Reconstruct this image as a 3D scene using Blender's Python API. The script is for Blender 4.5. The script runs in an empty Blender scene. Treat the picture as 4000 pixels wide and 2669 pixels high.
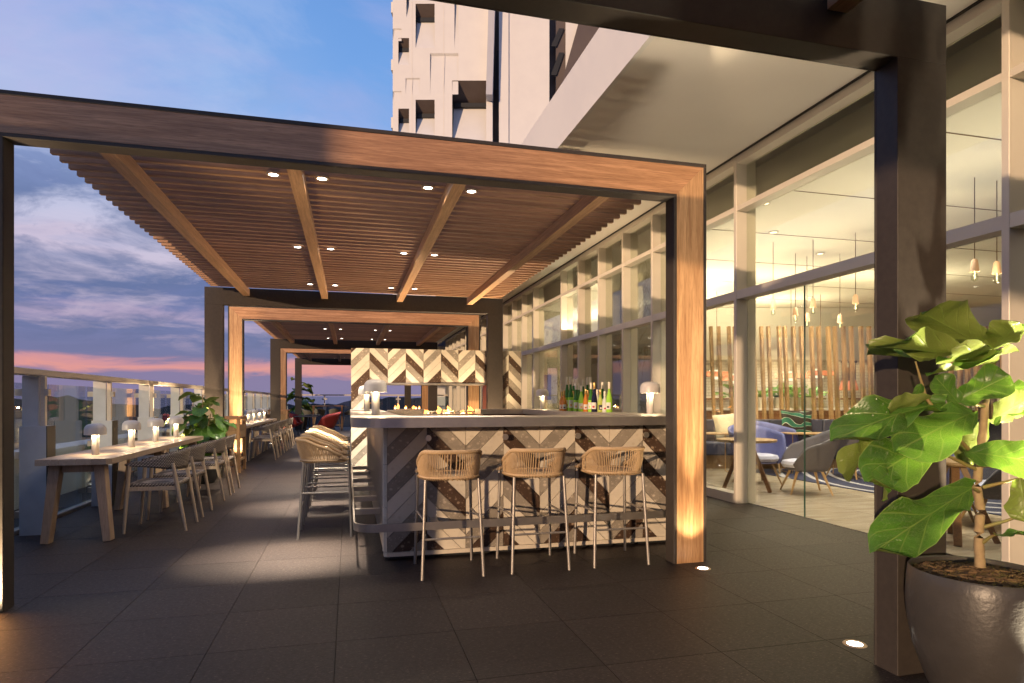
import bpy, math, random
from mathutils import Vector, Matrix
R = math.radians
random.seed(7)
S = bpy.context.scene
C = S.collection
# ------------------------------------------------------------------ camera
F_PX, CX, HY, YAW, CAMZ = 2452.0, 2000.0, 1566.0, math.atan(636 / 2452), 1.2146
ct, st = math.cos(YAW), math.sin(YAW)
cam_d = bpy.data.cameras.new('camera')
cam = bpy.data.objects.new('camera', cam_d)
C.objects.link(cam)
cam.location = (0, 0, CAMZ)
cam.rotation_euler = (R(90), 0, -YAW)
cam_d.sensor_width = 36
cam_d.lens = F_PX / 4000 * 36
cam_d.shift_y = 231.5 / 4000
cam_d.clip_start = 0.05
cam_d.clip_end = 6000
S.camera = cam
# ------------------------------------------------------------------ render / view
S.render.engine = 'CYCLES'
S.cycles.use_denoising = True
try:
    S.cycles.denoiser = 'OPENIMAGEDENOISE'
except Exception:
    pass
S.cycles.max_bounces = 7
S.cycles.diffuse_bounces = 3
S.cycles.glossy_bounces = 3
S.cycles.transmission_bounces = 6
S.cycles.transparent_max_bounces = 24
S.cycles.sample_clamp_indirect = 4
S.cycles.caustics_reflective = False
S.cycles.caustics_refractive = False
S.view_settings.view_transform = 'Standard'
S.view_settings.look = 'None'
S.view_settings.exposure = 0.12
S.view_settings.gamma = 1.0
SUN_EL, SUN_AZ = R(6.3), R(225)      # low sun behind the camera's left shoulder

# ------------------------------------------------------------------ node helpers
class NT:
    def __init__(s, tree):
        s.t = tree; s.n = tree.nodes; s.l = tree.links
    def new(s, typ, **kw):
        n = s.n.new(typ)
        for k, v in kw.items():
            if k == 'op': n.operation = v
            elif k in ('ins',):
                for kk, vv in v.items(): n.inputs[kk].default_value = vv
            else: setattr(n, k, v)
        return n
    def link(s, a, b): s.l.new(a, b)
    def math(s, op, a, b=None, clamp=False):
        n = s.n.new('ShaderNodeMath'); n.operation = op; n.use_clamp = clamp
        for i, v in enumerate((a, b)):
            if v is None: continue
            if isinstance(v, (int, float)): n.inputs[i].default_value = v
            else: s.l.new(v, n.inputs[i])
        return n.outputs[0]
    def mix(s, f, a, b, blend='MIX'):
        n = s.n.new('ShaderNodeMix'); n.data_type = 'RGBA'; n.blend_type = blend
        for i, v in ((0, f), (6, a), (7, b)):
            if isinstance(v, (int, float)): n.inputs[i].default_value = v
            elif isinstance(v, (tuple, list)): n.inputs[i].default_value = tuple(v) + ((1,) if len(v) == 3 else ())
            else: s.l.new(v, n.inputs[i])
        return n.outputs[2]
    def ramp(s, f, stops, interp='LINEAR'):
        n = s.n.new('ShaderNodeValToRGB'); n.color_ramp.interpolation = interp
        el = n.color_ramp.elements
        while len(el) < len(stops): el.new(0.5)
        for e, (p, c) in zip(el, stops):
            e.position = p
            if isinstance(c, (int, float)): c = (c, c, c)
            e.color = tuple(c) + (1,)
        s.l.new(f, n.inputs[0])
        return n.outputs[0]
    def noise(s, vec, scale, detail=4, rough=0.5, dist=0.0):
        n = s.n.new('ShaderNodeTexNoise')
        n.inputs['Scale'].default_value = scale; n.inputs['Detail'].default_value = detail
        n.inputs['Roughness'].default_value = rough; n.inputs['Distortion'].default_value = dist
        s.l.new(vec, n.inputs['Vector'])
        return n.outputs[0]
    def mapping(s, vec, scale=(1, 1, 1), loc=(0, 0, 0), rot=(0, 0, 0)):
        n = s.n.new('ShaderNodeMapping')
        n.inputs['Scale'].default_value = scale; n.inputs['Location'].default_value = loc
        n.inputs['Rotation'].default_value = rot
        s.l.new(vec, n.inputs['Vector'])
        return n.outputs[0]

# ------------------------------------------------------------------ world
W = bpy.data.worlds.new('World'); S.world = W; W.use_nodes = True
wt = NT(W.node_tree)
for n in list(wt.n): wt.n.remove(n)
wo = wt.new('ShaderNodeOutputWorld'); bg = wt.new('ShaderNodeBackground')
tc = wt.new('ShaderNodeTexCoord'); sep = wt.new('ShaderNodeSeparateXYZ')
wt.link(tc.outputs['Generated'], sep.inputs[0])
X_, Y_, Z_ = sep.outputs
zc = wt.math('MAXIMUM', Z_, 0.0)
den = wt.math('ADD', zc, 0.17)
comb = wt.new('ShaderNodeCombineXYZ')
wt.link(wt.math('DIVIDE', X_, den), comb.inputs[0]); wt.link(wt.math('DIVIDE', Y_, den), comb.inputs[1])
cl_v = wt.mapping(comb.outputs[0], (0.85, 1.0, 1), (1.3, 0.4, 0), (0, 0, R(28)))
n1 = wt.noise(cl_v, 1.7, 9, 0.6, 0.4)
n2 = wt.noise(wt.mapping(comb.outputs[0], (1.1, 1.3, 1), (5.1, 2.7, 3)), 1.5, 9, 0.60, 0.35)
n4 = wt.noise(wt.mapping(comb.outputs[0], (1.0, 1.0, 1), (9.3, 1.7, 8)), 2.6, 9, 0.62, 0.5)
# layered banks: the elevation is pushed up and down by noise, less so near the skyline
amp = wt.math('ADD', 0.022, wt.math('MULTIPLY', zc, 0.66))
zw = wt.math('ADD', zc, wt.math('MULTIPLY', wt.math('SUBTRACT', n1, 0.5), amp))
layers = wt.ramp(zw, [(0.0, (0.19, 0.17, 0.31)), (0.036, (0.18, 0.15, 0.30)), (0.046, (0.62, 0.25, 0.24)), (0.055, (0.50, 0.22, 0.27)), (0.064, (0.13, 0.135, 0.29)),
                      (0.098, (0.12, 0.14, 0.31)), (0.116, (0.34, 0.27, 0.42)), (0.130, (0.13, 0.15, 0.33)), (0.155, (0.095, 0.13, 0.30)), (0.185, (0.28, 0.28, 0.44)),
                      (0.21, (0.50, 0.43, 0.56)), (0.24, (0.27, 0.31, 0.50)), (0.265, (0.14, 0.185, 0.37)), (0.30, (0.19, 0.25, 0.46)), (0.33, (0.35, 0.42, 0.62)), (0.38, (0.34, 0.43, 0.66)),
                      (0.50, (0.16, 0.32, 0.65)), (1.0, (0.06, 0.14, 0.38))])
right = wt.ramp(wt.math('ADD', wt.math('MULTIPLY', X_, -0.5), 0.5), [(0.50, 1.0), (0.68, 0.0)])
blue = wt.ramp(zc, [(0.3, (0.17, 0.36, 0.72)), (0.6, (0.11, 0.25, 0.58)), (1.0, (0.06, 0.14, 0.38))])
c1 = wt.mix(wt.math('MULTIPLY', right, wt.ramp(zc, [(0.28, 0.0), (0.40, 0.95)])), layers, blue)
# torn pale edges and dark bellies in the middle of the sky
mid = wt.ramp(zc, [(0.06, 0.0), (0.085, 0.55), (0.2, 0.75), (0.31, 0.8), (0.38, 0.25), (0.6, 0.15), (1.0, 0.1)])
c1 = wt.mix(wt.math('MULTIPLY', wt.ramp(n2, [(0.50, 0.0), (0.60, 1.0)]), mid), c1, wt.ramp(zc, [(0.08, (0.40, 0.30, 0.42)), (0.2, (0.50, 0.45, 0.58)), (0.3, (0.52, 0.56, 0.74))]))
c1 = wt.mix(wt.math('MULTIPLY', wt.ramp(n4, [(0.47, 0.0), (0.60, 1.0)]), wt.math('MULTIPLY', mid, 0.9)), c1, wt.ramp(zc, [(0.08, (0.085, 0.105, 0.24)), (0.25, (0.105, 0.145, 0.30)), (0.36, (0.25, 0.33, 0.56))]))
wisp = wt.ramp(wt.noise(wt.mapping(comb.outputs[0], (1.0, 1.4, 1), (2.2, 6.1, 1)), 1.1, 8, 0.55, 0.6), [(0.44, 0.0), (0.62, 0.75)])
c3 = wt.mix(wt.math('MULTIPLY', wisp, wt.ramp(zc, [(0.30, 0.0), (0.37, 0.9), (0.8, 0.6)])), c1, (0.42, 0.40, 0.66))
nishita = wt.new('ShaderNodeTexSky'); nishita.sky_type = 'NISHITA'; nishita.sun_disc = False
nishita.sun_elevation = SUN_EL; nishita.sun_rotation = SUN_AZ
nis = wt.mix(1.0, nishita.outputs[0], (0.012, 0.012, 0.012), 'MULTIPLY')
c4 = wt.mix(1.0, c3, nis, 'ADD')
wt.link(c4, bg.inputs['Color']); bg.inputs['Strength'].default_value = 1.08
wt.link(bg.outputs[0], wo.inputs[0])

sun_d = bpy.data.lights.new('sun', 'SUN'); sun = bpy.data.objects.new('sun', sun_d); C.objects.link(sun)
sun_d.energy = 3.6; sun_d.angle = R(1.0); sun_d.color = (1.0, 0.68, 0.42)
sd = Vector((math.cos(SUN_EL) * 0.7071, math.cos(SUN_EL) * 0.7071, -math.sin(SUN_EL)))
sun.rotation_euler = sd.to_track_quat('-Z', 'Y').to_euler()

# ------------------------------------------------------------------ object helpers
def tag(o, label=None, cat=None, group=None, kind=None):
    if label: o['label'] = label
    if cat: o['category'] = cat
    if group: o['group'] = group
    if kind: o['kind'] = kind
    return o
def empty(name, loc=(0, 0, 0), rz=0, label=None, cat=None, group=None, kind=None):
    o = bpy.data.objects.new(name, None); C.objects.link(o)
    o.location = loc; o.rotation_euler = (0, 0, rz); o.empty_display_size = 0.1
    return tag(o, label, cat, group, kind)
def copy_tree(o, parent=None):
    c = o.copy(); C.objects.link(c); c.parent = parent
    for ch in list(o.children): copy_tree(ch, c)
    return c
class MB:
    def __init__(s): s.v = []; s.f = []; s.uv = None
    def add(s, vs, fs):
        b = len(s.v); s.v += [tuple(v) for v in vs]; s.f += [tuple(b + i for i in f) for f in fs]
        return s
    def box(s, x0, x1, y0, y1, z0, z1):
        vs = [(x, y, z) for z in (z0, z1) for y in (y0, y1) for x in (x0, x1)]
        return s.add(vs, [(0, 2, 3, 1), (4, 5, 7, 6), (0, 1, 5, 4), (2, 6, 7, 3), (0, 4, 6, 2), (1, 3, 7, 5)])
    def prism(s, poly, axis, a, b):
        """extrude polygon (u,v) along axis from a to b"""
        def P(u, v, w): return (w, u, v) if axis == 'x' else ((u, w, v) if axis == 'y' else (u, v, w))
        n = len(poly)
        vs = [P(u, v, a) for u, v in poly] + [P(u, v, b) for u, v in poly]
        return s.add(vs, [tuple(range(n)), tuple(range(2 * n - 1, n - 1, -1))] + [(i, n + i, n + (i + 1) % n, (i + 1) % n) for i in range(n)])
    def tube(s, pts, r, n=8, caps=True, rr=None):
        pts = [Vector(p) for p in pts]
        m = len(pts); rings = []
        up = Vector((0, 0, 1))
        for i, p in enumerate(pts):
            d = (pts[min(i + 1, m - 1)] - pts[max(i - 1, 0)]).normalized()
            a = d.cross(up)
            if a.length < 0.05: a = d.cross(Vector((1, 0, 0)))
            a.normalize(); b = d.cross(a)
            ra = rr[i] if rr else r
            rings.append([p + a * (ra * math.cos(2 * math.pi * k / n)) + b * (ra * math.sin(2 * math.pi * k / n)) for k in range(n)])
        vs = [v for rg in rings for v in rg]
        fs = [(i * n + k, i * n + (k + 1) % n, (i + 1) * n + (k + 1) % n, (i + 1) * n + k) for i in range(m - 1) for k in range(n)]
        if caps: fs += [tuple(range(n - 1, -1, -1)), tuple(range((m - 1) * n, m * n))]
        return s.add(vs, fs)
    def strut(s, p, q, w, d, side=(0, 1, 0), w2=None, d2=None):
        """rectangular bar from p to q; width w across, depth d along 'side'"""
        p, q = Vector(p), Vector(q); ax = (q - p).normalized(); sv = Vector(side)
        sv = (sv - ax * sv.dot(ax)).normalized(); cv = ax.cross(sv)
        w2 = w2 or w; d2 = d2 or d
        vs = []
        for pt, ww, dd in ((p, w, d), (q, w2, d2)):
            for a, b in ((-1, -1), (1, -1), (1, 1), (-1, 1)):
                vs.append(pt + cv * (a * ww / 2) + sv * (b * dd / 2))
        return s.add(vs, [(3, 2, 1, 0), (4, 5, 6, 7), (0, 1, 5, 4), (1, 2, 6, 5), (2, 3, 7, 6), (3, 0, 4, 7)])
    def lathe(s, prof, n=24, c=(0, 0, 0), caps=True):
        m = len(prof); vs = []
        for i, (r, z) in enumerate(prof):
            for k in range(n):
                a = 2 * math.pi * k / n
                vs.append((c[0] + r * math.cos(a), c[1] + r * math.sin(a), c[2] + z))
        fs = [(i * n + k, i * n + (k + 1) % n, (i + 1) * n + (k + 1) % n, (i + 1) * n + k) for i in range(m - 1) for k in range(n)]
        if caps and prof[0][0] > 1e-6: fs.append(tuple(range(n - 1, -1, -1)))
        if caps and prof[-1][0] > 1e-6: fs.append(tuple(range((m - 1) * n, m * n)))
        return s.add(vs, fs)
    def grid(s, fn, nu, nv):
        b = len(s.v)
        for j in range(nv + 1):
            for i in range(nu + 1): s.v.append(tuple(fn(i / nu, j / nv)))
        for j in range(nv):
            for i in range(nu):
                a = b + j * (nu + 1) + i
                s.f.append((a, a + 1, a + nu + 2, a + nu + 1))
        return s
    def mesh(s, name, m, smooth=False):
        me = bpy.data.meshes.new(name); me.from_pydata(s.v, [], s.f)
        if m is not None: me.materials.append(m)
        if smooth:
            me.polygons.foreach_set('use_smooth', [True] * len(me.polygons))
        me.update()
        return me
    def build(s, name, m, parent=None, smooth=False, bevel=0, solid=0, sub=0, loc=None, seg=1):
        o = bpy.data.objects.new(name, s.mesh(name, m, smooth)); C.objects.link(o); o.parent = parent
        if loc: o.location = loc
        if sub:
            md = o.modifiers.new('sub', 'SUBSURF'); md.levels = sub; md.render_levels = sub
        if solid:
            md = o.modifiers.new('solid', 'SOLIDIFY'); md.thickness = solid; md.offset = 0
        if bevel:
            md = o.modifiers.new('bevel', 'BEVEL'); md.width = bevel; md.segments = seg; md.limit_method = 'ANGLE'; md.angle_limit = R(40)
        if smooth and not sub:
            try:
                o.data.set_sharp_from_angle(angle=R(42))
            except Exception: pass
        return o
def WC(r, f, z=0.0):
    """camera-aligned (right, forward) to world: the tower and the lounge screen are turned that way"""
    return Vector((r * ct + f * st, -r * st + f * ct, z))
def SC(name, me_o, loc, parent=None):
    c = me_o.copy(); C.objects.link(c); c.location = loc; c.parent = parent
    return c

# ------------------------------------------------------------------ materials
MATS = {}
def pmat(name, col, rough=0.5, metal=0.0, **kw):
    m = bpy.data.materials.new(name); m.use_nodes = True
    t = NT(m.node_tree); p = t.n['Principled BSDF']
    p.inputs['Base Color'].default_value = tuple(col) + (1,)
    p.inputs['Roughness'].default_value = rough; p.inputs['Metallic'].default_value = metal
    for k, v in kw.items():
        key = k.replace('_', ' ')
        if key in p.inputs: p.inputs[key].default_value = v
    MATS[name] = m
    return m, t, p
def objvec(t, rnd=True):
    tcn = t.new('ShaderNodeTexCoord'); v = tcn.outputs['Object']
    if rnd:
        oi = t.new('ShaderNodeObjectInfo'); va = t.new('ShaderNodeVectorMath', operation='ADD')
        vm = t.new('ShaderNodeVectorMath', operation='SCALE')
        t.link(oi.outputs['Location'], vm.inputs[0]); vm.inputs['Scale'].default_value = 3.37
        t.link(v, va.inputs[0]); t.link(vm.outputs[0], va.inputs[1]); v = va.outputs[0]
    return v
def bump(t, p, h, strength=0.3, dist=0.01):
    b = t.new('ShaderNodeBump'); b.inputs['Strength'].default_value = strength; b.inputs['Distance'].default_value = dist
    t.link(h, b.inputs['Height']); t.link(b.outputs[0], p.inputs['Normal'])
def mottled(name, a, b, scale=8, rough=0.5, metal=0.0, bs=0.15, rvar=0.1, detail=5, **kw):
    m, t, p = pmat(name, a, rough, metal, **kw)
    v = objvec(t); n = t.noise(v, scale, detail, 0.6)
    t.link(t.mix(t.ramp(n, [(0.3, 0.0), (0.7, 1.0)]), a, b), p.inputs['Base Color'])
    if rvar:
        t.link(t.math('ADD', t.math('MULTIPLY', n, rvar * 2), rough - rvar), p.inputs['Roughness'])
    if bs: bump(t, p, t.noise(v, scale * 9, 3, 0.6), bs, 0.004)
    return m
def wood(name, base, dark, axis='x', rough=0.45, scale=1.0, bs=0.25):
    m, t, p = pmat(name, base, rough)
    v = objvec(t)
    sc = {'x': (1.2, 26, 26), 'y': (26, 1.2, 26), 'z': (26, 26, 1.2)}[axis]
    sc = tuple(k * scale for k in sc)
    mv = t.mapping(v, sc)
    n1 = t.noise(mv, 1.4, 6, 0.62, 0.6); n2 = t.noise(t.mapping(v, tuple(k * 5 for k in sc)), 1.5, 3, 0.6)
    f = t.ramp(n1, [(0.32, 0.0), (0.52, 0.45), (0.60, 0.75), (0.7, 1.0)])
    c = t.mix(f, dark, base)
    c = t.mix(t.math('MULTIPLY', t.ramp(n2, [(0.35, 1.0), (0.5, 0.0)]), 0.45), c, tuple(k * 0.55 for k in dark))
    oi = t.new('ShaderNodeObjectInfo')
    hv = t.new('ShaderNodeHueSaturation'); t.link(c, hv.inputs['Color'])
    t.link(t.math('ADD', t.math('MULTIPLY', oi.outputs['Random'], 0.25), 0.87), hv.inputs['Value'])
    t.link(hv.outputs[0], p.inputs['Base Color'])
    t.link(t.math('ADD', t.math('MULTIPLY', n2, 0.2), rough - 0.1), p.inputs['Roughness'])
    bump(t, p, t.math('ADD', t.math('MULTIPLY', n1, 0.4), n2), bs, 0.002)
    return m
def emis(name, col, strength, sample=False):
    m = bpy.data.materials.new(name); m.use_nodes = True
    t = NT(m.node_tree)
    for n in list(t.n): t.n.remove(n)
    o = t.new('ShaderNodeOutputMaterial'); e = t.new('ShaderNodeEmission')
    e.inputs[0].default_value = tuple(col) + (1,); e.inputs[1].default_value = strength
    t.link(e.outputs[0], o.inputs[0])
    if not sample:
        try: m.cycles.emission_sampling = 'NONE'
        except Exception: pass
    return m
def glass(name, tint=(0.93, 0.97, 0.96), refl=1.0, rough=0.0):
    m = bpy.data.materials.new(name); m.use_nodes = True
    t = NT(m.node_tree)
    for n in list(t.n): t.n.remove(n)
    o = t.new('ShaderNodeOutputMaterial'); tr = t.new('ShaderNodeBsdfTransparent'); g = t.new('ShaderNodeBsdfGlossy')
    tr.inputs[0].default_value = tuple(tint) + (1,); g.inputs['Roughness'].default_value = rough
    lw = t.new('ShaderNodeLayerWeight'); lw.inputs[0].default_value = 0.5      # Schlick, the same from both sides of the pane
    mx = t.new('ShaderNodeMixShader')
    t.link(t.math('MULTIPLY', t.math('ADD', t.math('MULTIPLY', t.math('POWER', lw.outputs['Facing'], 5.0), 0.96), 0.042), refl, True), mx.inputs[0])
    t.link(tr.outputs[0], mx.inputs[1]); t.link(g.outputs[0], mx.inputs[2]); t.link(mx.outputs[0], o.inputs[0])
    return m

M = {}
M['metal'] = mottled('bronze_metal', (0.040, 0.033, 0.029), (0.052, 0.043, 0.037), 30, 0.5, 0.0, 0.12, 0.05, Specular_IOR_Level=0.25)
M['steel'] = mottled('brushed_steel', (0.50, 0.46, 0.41), (0.58, 0.53, 0.47), 14, 0.32, 0.85, 0.1, 0.06)
M['tube'] = mottled('stool_metal', (0.34, 0.31, 0.28), (0.4, 0.37, 0.33), 20, 0.42, 0.6, 0.05, 0.05)
M['mull'] = mottled('mullion_paint', (0.68, 0.62, 0.53), (0.72, 0.66, 0.56), 4, 0.45, 0.15, 0.05, 0.05)
M['post'] = mottled('balustrade_metal', (0.50, 0.53, 0.57), (0.57, 0.60, 0.64), 9, 0.4, 0.1, 0.15, 0.06)
M['rail'] = mottled('rail_metal', (0.58, 0.51, 0.42), (0.66, 0.58, 0.48), 60, 0.45, 0.05, 0.15, 0.06)
M['darkside'] = mottled('dark_brown', (0.03, 0.026, 0.022), (0.05, 0.042, 0.035), 40, 0.5, 0.2)
M['wx'] = wood('teak_along_x', (0.62, 0.34, 0.175), (0.32, 0.155, 0.072), 'x', bs=.4)
M['wy'] = wood('teak_along_y', (0.58, 0.35, 0.20), (0.38, 0.21, 0.11), 'y', bs=.4)
M['wz'] = wood('teak_upright', (0.56, 0.34, 0.17), (0.30, 0.155, 0.07), 'z', bs=.5)
M['wslat'] = wood('slat_teak', (0.52, 0.30, 0.17), (0.33, 0.18, 0.10), 'x', 0.5)
M['ty'] = wood('table_teak_y', (0.52, 0.41, 0.32), (0.40, 0.30, 0.22), 'y', 0.38, 1.4)
M['tz'] = wood('table_teak_z', (0.50, 0.36, 0.26), (0.38, 0.26, 0.175), 'z', 0.5, 1.4)
M['chairwood'] = wood('pale_chair_teak', (0.56, 0.45, 0.34), (0.46, 0.35, 0.25), 'z', 0.5, 2.0)
M['oak'] = wood('honey_oak', (0.42, 0.27, 0.14), (0.30, 0.185, 0.09), 'z', 0.45, 1.5)
M['oakdark'] = wood('walnut_panel', (0.27, 0.13, 0.06), (0.17, 0.08, 0.04), 'x', 0.45, 1.0)
M['white'] = mottled('white_render', (0.66, 0.64, 0.61), (0.70, 0.68, 0.64), 1.2, 0.7, 0, 0.03, 0.05)
M['soffit'] = mottled('soffit_plaster', (0.70, 0.66, 0.60), (0.75, 0.71, 0.645), 0.8, 0.75, 0, 0.03, 0.05)
M['ceil'] = mottled('lounge_ceiling_paint', (0.76, 0.72, 0.65), (0.80, 0.76, 0.68), 0.7, 0.8, 0, 0.02, 0.0)
M['blind'] = mottled('grey_blind_box', (0.46, 0.44, 0.36), (0.50, 0.47, 0.39), 3, 0.7)
M['brown'] = mottled('brown_cladding', (0.085, 0.06, 0.05), (0.10, 0.075, 0.06), 2, 0.6)
M['black'] = mottled('black_gap', (0.008, 0.008, 0.009), (0.012, 0.012, 0.012), 5, 0.6, 0, 0)
M['lampwhite'] = mottled('lamp_enamel', (0.62, 0.58, 0.54), (0.55, 0.51, 0.47), 14, 0.35, 0, 0.05)
M['pot'] = mottled('glazed_charcoal_pot', (0.045, 0.041, 0.038), (0.062, 0.057, 0.052), 6, 0.38, 0.0, 0.35, 0.06)
M['potdark'] = mottled('dark_pot', (0.035, 0.035, 0.035), (0.05, 0.05, 0.048), 6, 0.3, 0.1)
M['rope'] = mottled('tan_rope', (0.50, 0.34, 0.18), (0.60, 0.43, 0.25), 90, 0.7, 0, 0.5)
M['navy'] = mottled('navy_leather', (0.045, 0.05, 0.095), (0.06, 0.065, 0.115), 60, 0.5, 0, 0.4)
M['navyseat'] = mottled('navy_velvet', (0.02, 0.027, 0.07), (0.03, 0.04, 0.10), 60, 0.6, 0, 0.3)
M['blue'] = mottled('periwinkle_fabric', (0.12, 0.135, 0.34), (0.15, 0.17, 0.40), 45, 0.8, 0, 0.3)
M['bluecush'] = mottled('pale_lilac_cushion', (0.42, 0.43, 0.60), (0.48, 0.50, 0.68), 45, 0.8, 0, 0.3)
M['greyshell'] = mottled('slate_fabric', (0.075, 0.072, 0.095), (0.095, 0.09, 0.12), 45, 0.75, 0, 0.3)
M['cream'] = mottled('cream_linen', (0.68, 0.62, 0.48), (0.74, 0.68, 0.54), 40, 0.85, 0, 0.4)
M['gold'] = mottled('brass', (0.70, 0.42, 0.17), (0.78, 0.50, 0.22), 20, 0.3, 0.9, 0.02)
M['coppershade'] = mottled('orange_copper', (0.40, 0.13, 0.06), (0.48, 0.17, 0.08), 9, 0.45, 0.2, 0.05)
M['clay'] = mottled('pink_clay', (0.70, 0.45, 0.32), (0.76, 0.52, 0.38), 12, 0.6, 0, 0.08)
M['cord'] = pmat('cord', (0.16, 0.09, 0.05), 0.7)[0]
M['soil'] = mottled('bark_chips', (0.06, 0.035, 0.018), (0.24, 0.15, 0.07), 45, 0.85, 0, 1.0)
M['treebark'] = mottled('fig_bark', (0.30, 0.21, 0.11), (0.42, 0.31, 0.17), 30, 0.75, 0, 0.6)
M['branch'] = mottled('green_branch', (0.26, 0.15, 0.06), (0.22, 0.25, 0.08), 12, 0.6, 0, 0.4)
M['red'] = mottled('red_rattan', (0.17, 0.008, 0.008), (0.27, 0.02, 0.018), 70, 0.6, 0, 0.6)
M['ground'] = mottled('dusky_land', (0.010, 0.016, 0.030), (0.016, 0.026, 0.040), 0.02, 1.0, 0, 0, 0)
M['hills'] = mottled('blue_treeline', (0.018, 0.030, 0.055), (0.03, 0.048, 0.08), 0.02, 1.0, 0, 0, 0)  # bluish distance haze is put into the treeline colour
M['glass'] = glass('window_glass', (0.92, 0.94, 0.88), 1.5)
M['bglass'] = glass('balustrade_glass', (0.80, 0.87, 0.90), 1.6)
M['glassedge'] = pmat('glass_edge', (0.05, 0.11, 0.09), 0.2)[0]
M['lens'] = emis('downlight_lens', (1.0, 0.93, 0.82), 14)
M['lens_soft'] = emis('ceiling_lamp_lens', (1.0, 0.80, 0.5), 5)
M['filament'] = emis('filament', (1.0, 0.80, 0.45), 6)
M['shade_glow'] = emis('lamp_panel_glow', (1.0, 0.86, 0.62), 1.6)
M['flame'] = emis('flame', (1.0, 0.36, 0.07), 5.0)
M['flame_core'] = emis('flame_core', (1.0, 0.72, 0.35), 6.0)
M['tea'] = emis('tealight_glow', (1.0, 0.80, 0.42), 2.2)
M['ringmetal'] = mottled('lamp_ring', (0.5, 0.38, 0.28), (0.6, 0.46, 0.34), 30, 0.35, 0.7, 0.02)

# woven grey cord
def weave(name, a, b, sc=90):
    m, t, p = pmat(name, a, 0.75)
    v = objvec(t, False)
    ck = t.new('ShaderNodeTexWave'); ck.inputs['Scale'].default_value = sc * 0.33; ck.bands_direction = 'DIAGONAL'; t.link(v, ck.inputs['Vector'])
    ck.inputs['Distortion'].default_value = 1.2
    c2w = t.new('ShaderNodeTexWave'); c2w.inputs['Scale'].default_value = sc * 0.33; c2w.bands_direction = 'Z'; t.link(v, c2w.inputs['Vector'])
    c2w.inputs['Distortion'].default_value = 1.0
    h = t.math('MULTIPLY', ck.outputs['Fac'], c2w.outputs['Fac'])
    t.link(t.mix(t.ramp(h, [(0.1, 0.0), (0.6, 1.0)]), a, b), p.inputs['Base Color'])
    bump(t, p, h, 0.8, 0.004)
    return m
M['weave'] = weave('grey_cord_weave', (0.09, 0.075, 0.065), (0.50, 0.43, 0.37), 70)
M['weavelight'] = weave('pale_rattan_weave', (0.10, 0.085, 0.06), (0.42, 0.36, 0.26), 110)

# floor tile
def floor_mat():
    m, t, p = pmat('charcoal_tile', (0.05, 0.045, 0.043), 0.42, Specular_IOR_Level=0.32)
    v = objvec(t)
    n1 = t.noise(v, 3.0, 5, 0.6); n2 = t.noise(t.mapping(v, (0.6, 2.0, 1)), 75, 3, 0.7); n3 = t.noise(v, 38, 4, 0.65)
    c = t.mix(n1, (0.020, 0.0142, 0.0125), (0.033, 0.0235, 0.020))
    c = t.mix(t.ramp(n2, [(0.57, 0.0), (0.68, 0.9)]), c, (0.16, 0.125, 0.10))
    c = t.mix(t.ramp(n3, [(0.3, 0.55), (0.5, 0.0)]), c, (0.024, 0.02, 0.02))
    oi = t.new('ShaderNodeObjectInfo'); hv = t.new('ShaderNodeHueSaturation'); t.link(c, hv.inputs['Color'])
    n5 = t.noise(v, 1.3, 6, 0.7)
    t.link(t.math('ADD', t.math('MULTIPLY', oi.outputs['Random'], 0.40), t.math('ADD', 0.62, t.math('MULTIPLY', n5, 0.45))), hv.inputs['Value'])
    t.link(hv.outputs[0], p.inputs['Base Color'])
    t.link(t.math('ADD', t.math('MULTIPLY', n3, 0.25), 0.44), p.inputs['Roughness'])
    bump(t, p, t.math('ADD', n2, n3), 0.22, 0.003)
    return m
M['tile'] = floor_mat()
M['joint'] = pmat('tile_joint', (0.012, 0.011, 0.011), 0.9)[0]
def stone(name, base, var, clast, amount, scale=22, vein=0.0):
    m, t, p = pmat(name, base, 0.34)
    v = objvec(t)
    n1 = t.noise(v, 5, 6, 0.6)
    vo = t.new('ShaderNodeTexVoronoi'); vo.inputs['Scale'].default_value = scale; t.link(t.mapping(v, (1, 1, 1.3)), vo.inputs['Vector'])
    vo2 = t.new('ShaderNodeTexVoronoi'); vo2.inputs['Scale'].default_value = scale * 2.7; t.link(v, vo2.inputs['Vector'])
    c = t.mix(n1, base, var)
    d = t.math('ADD', vo.outputs['Distance'], t.math('MULTIPLY', t.noise(v, 30, 3), 0.35))
    c = t.mix(t.math('MULTIPLY', t.ramp(d, [(0.30, 1.0), (0.45, 0.0)]), amount), c, clast)
    sepc = t.new('ShaderNodeSeparateColor'); t.link(vo.outputs['Color'], sepc.inputs[0])
    c = t.mix(t.math('MULTIPLY', t.ramp(sepc.outputs[0], [(0.4, 0.0), (0.9, 1.0)]), amount * 0.5), c, tuple(k * 0.55 for k in base))
    c = t.mix(t.math('MULTIPLY', t.ramp(vo2.outputs['Distance'], [(0.12, 1.0), (0.24, 0.0)]), amount * 0.6), c, clast)
    oi = t.new('ShaderNodeObjectInfo'); hv = t.new('ShaderNodeHueSaturation'); t.link(c, hv.inputs['Color'])
    t.link(t.math('ADD', t.math('MULTIPLY', oi.outputs['Random'], 0.2), 0.9), hv.inputs['Value'])
    t.link(hv.outputs[0], p.inputs['Base Color'])
    bump(t, p, n1, 0.1, 0.003)
    return m
M['st_cream'] = stone('cream_limestone', (0.72, 0.65, 0.53), (0.64, 0.57, 0.46), (0.44, 0.35, 0.23), 0.25, 14)
M['st_mid'] = stone('grey_terrazzo', (0.35, 0.305, 0.25), (0.26, 0.225, 0.18), (0.58, 0.50, 0.40), 0.95, 17)
M['st_dark'] = stone('brown_terrazzo', (0.085, 0.05, 0.032), (0.055, 0.033, 0.022), (0.36, 0.27, 0.19), 0.85, 17)
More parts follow.
